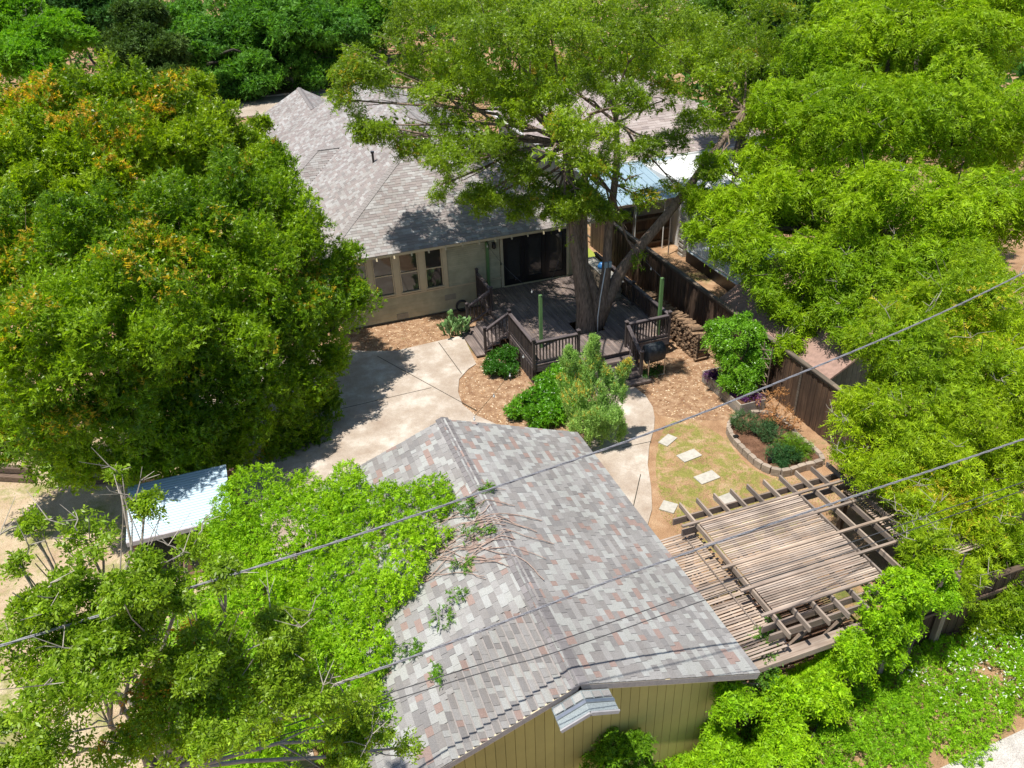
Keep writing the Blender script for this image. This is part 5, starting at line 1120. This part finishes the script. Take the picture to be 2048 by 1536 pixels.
# ------------------------------------------------------------------ ground cover, grass, litter
gl = []; rg = random.Random(17)
for k in range(230):
    x = rg.uniform(4.6, 17); y = rg.uniform(6.85, 9.15)
    if x < 12.5 and y < 7.05+.15*math.sin(x*3) and rg.random() < .4: continue
    gl.append((x, y, rg.uniform(.05, .25), rg.uniform(.3, .5), rg.uniform(.3, .45), rg.uniform(.15, .35)))
gcov = foliage('ground_cover', gl, 15000, M['leafB'], None, leaf=(.065, .034), K=8, L=.2, out=.3, rnd=.7, up_=.8, c1=(.15, .33, .010), c2=(.27, .48, .014), holes=-.75, hf=2.2, seed=41)
gcov['kind'] = 'stuff'; gcov['label'] = 'lush green weeds along the alley side of the garage and fence'
fl = [(rg.uniform(12.4, 17), rg.uniform(7.3, 8.9), rg.uniform(.4, .6), .35, .3, .12) for k in range(40)]
fw_ = foliage('white_flowers', fl, 420, M['leafC'], None, leaf=(.022, .022), K=7, L=.06, c1=(.75, .75, .7), c2=(.85, .85, .8), holes=-2, seed=42); fw_['kind'] = 'stuff'; fw_['label'] = 'tiny white weed flowers by the alley'
def scatter(name, label, n, region, zoff, mat, size, cols, blade=False, seed=0, test=None, zfun=None):
    rg = np.random.RandomState(seed); P = np.column_stack([rg.uniform(region[0], region[1], n), rg.uniform(region[2], region[3], n)])
    if test: P = np.array([p for p in P if test(p[0], p[1])])
    n = len(P); a = rg.uniform(0, 6.28, n); s = size[0]*rg.uniform(.6, 1.5, n); w = size[1]*rg.uniform(.6, 1.4, n)
    V = np.zeros((n, 3, 3), np.float32) if blade else np.zeros((n, 4, 3), np.float32); z0 = np.full(n, zoff)
    if zfun is not None: z0 = np.array([zfun(*p) for p in P])
    dx = np.cos(a); dy = np.sin(a); base = np.column_stack([P, z0])
    if blade:
        V[:, 0] = base+np.column_stack([-dy*w, dx*w, 0*a]); V[:, 1] = base-np.column_stack([-dy*w, dx*w, 0*a]); V[:, 2] = base+np.column_stack([dx*s*.6, dy*s*.6, s*rg.uniform(.4, 1, n)]); k = 3
    else:
        t = rg.uniform(0, .012, n)
        V[:, 0] = base-np.column_stack([dx*s, dy*s, -t*0]); V[:, 1] = base+np.column_stack([-dy*w, dx*w, t+.004]); V[:, 2] = base+np.column_stack([dx*s, dy*s, t*0+.002]); V[:, 3] = base-np.column_stack([-dy*w, dx*w, -t-.002]); k = 4
    me = bpy.data.meshes.new(name); me.vertices.add(n*k); me.vertices.foreach_set('co', V.reshape(-1)); me.loops.add(n*k); me.loops.foreach_set('vertex_index', np.arange(n*k, dtype=np.int32))
    me.polygons.add(n); me.polygons.foreach_set('loop_start', np.arange(0, n*k, k, dtype=np.int32)); me.polygons.foreach_set('loop_total', np.full(n, k, dtype=np.int32))
    C = np.array(cols)[rg.randint(0, len(cols), n)]*rg.uniform(.7, 1.3, (n, 1)); cc = np.ones((n, k, 4), np.float32); cc[:, :, :3] = C[:, None, :]
    ca = me.attributes.new('col', 'FLOAT_COLOR', 'POINT'); ca.data.foreach_set('color', cc.reshape(-1)); me.materials.append(mat); me.update()
    o = bpy.data.objects.new(name, me); COL.objects.link(o); o['kind'] = 'stuff'; o['label'] = label; return o
drvp = drv; pthp = pth
lawnp = [(9.9, 16.2), (9.8, 13.2), (13.6, 13.3), (16.4, 15), (13.7, 16.4), (13.6, 19.2), (13.2, 20.2), (12.6, 20.4), (11.7, 19.4), (10.6, 17.6)]
scatter('lawn_grass', 'thin yellow green grass of the small lawn', 26000, (9.8, 16.5, 13, 20.6), .0, M['leafC'], (.055, .007), [(.16, .24, .03), (.26, .30, .06), (.52, .43, .22), (.20, .28, .04)], True, 51, lambda x, y: inside(lawnp, x, y) and math.sin(x*3+math.sin(y*2.3))*math.sin(y*2.7+math.sin(x*3.1))+random.uniform(-.5, .5) > -.1)
scatter('leaf_litter', 'fallen dry leaves on the mulch and paths', 9000, (2.6, 16.6, 19.6, 31.4), .012, M['leafC'], (.035, .02), [(.62, .46, .3), (.42, .25, .13), (.75, .62, .46), (.26, .14, .07)], False, 52,
        lambda x, y: ((x > 12.6 and y > 19.8 and x < 16.4 and not (x < 14.9 and y > 24)) or (2.6 < x < 9 and y > 29) or (6 < x < 11 and 20 < y < 27)) and not inside(drvp, x, y) and not inside(pthp, x, y))
scatter('deck_litter', 'dry leaves scattered on the deck', 500, (9.2, 14.7, 24.5, 31.3), DZ+.006, M['leafC'], (.022, .012), [(.5, .36, .2), (.42, .27, .15)], False, 53)
scatter('yard_grass', 'patchy dry grass of the left yard', 14000, (-13, -2.4, 8.5, 26.5), .0, M['leafC'], (.06, .008), [(.3, .32, .09), (.5, .42, .22), (.22, .28, .05)], True, 54, lambda x, y: math.sin(x*1.3+math.sin(y*.9))*math.sin(y*1.1+math.sin(x*1.7))+random.uniform(-.5, .5) > -.1)
scatter('house_edge_grass', 'tufts of weeds by the mulch edge', 500, (4, 9, 28.9, 30.2), .0, M['leafC'], (.05, .008), [(.2, .28, .05)], True, 55, lambda x, y: math.sin(x*5)*math.sin(y*7) > .5)

for o in sc.objects:
    if '_b' in o: del o['_b']
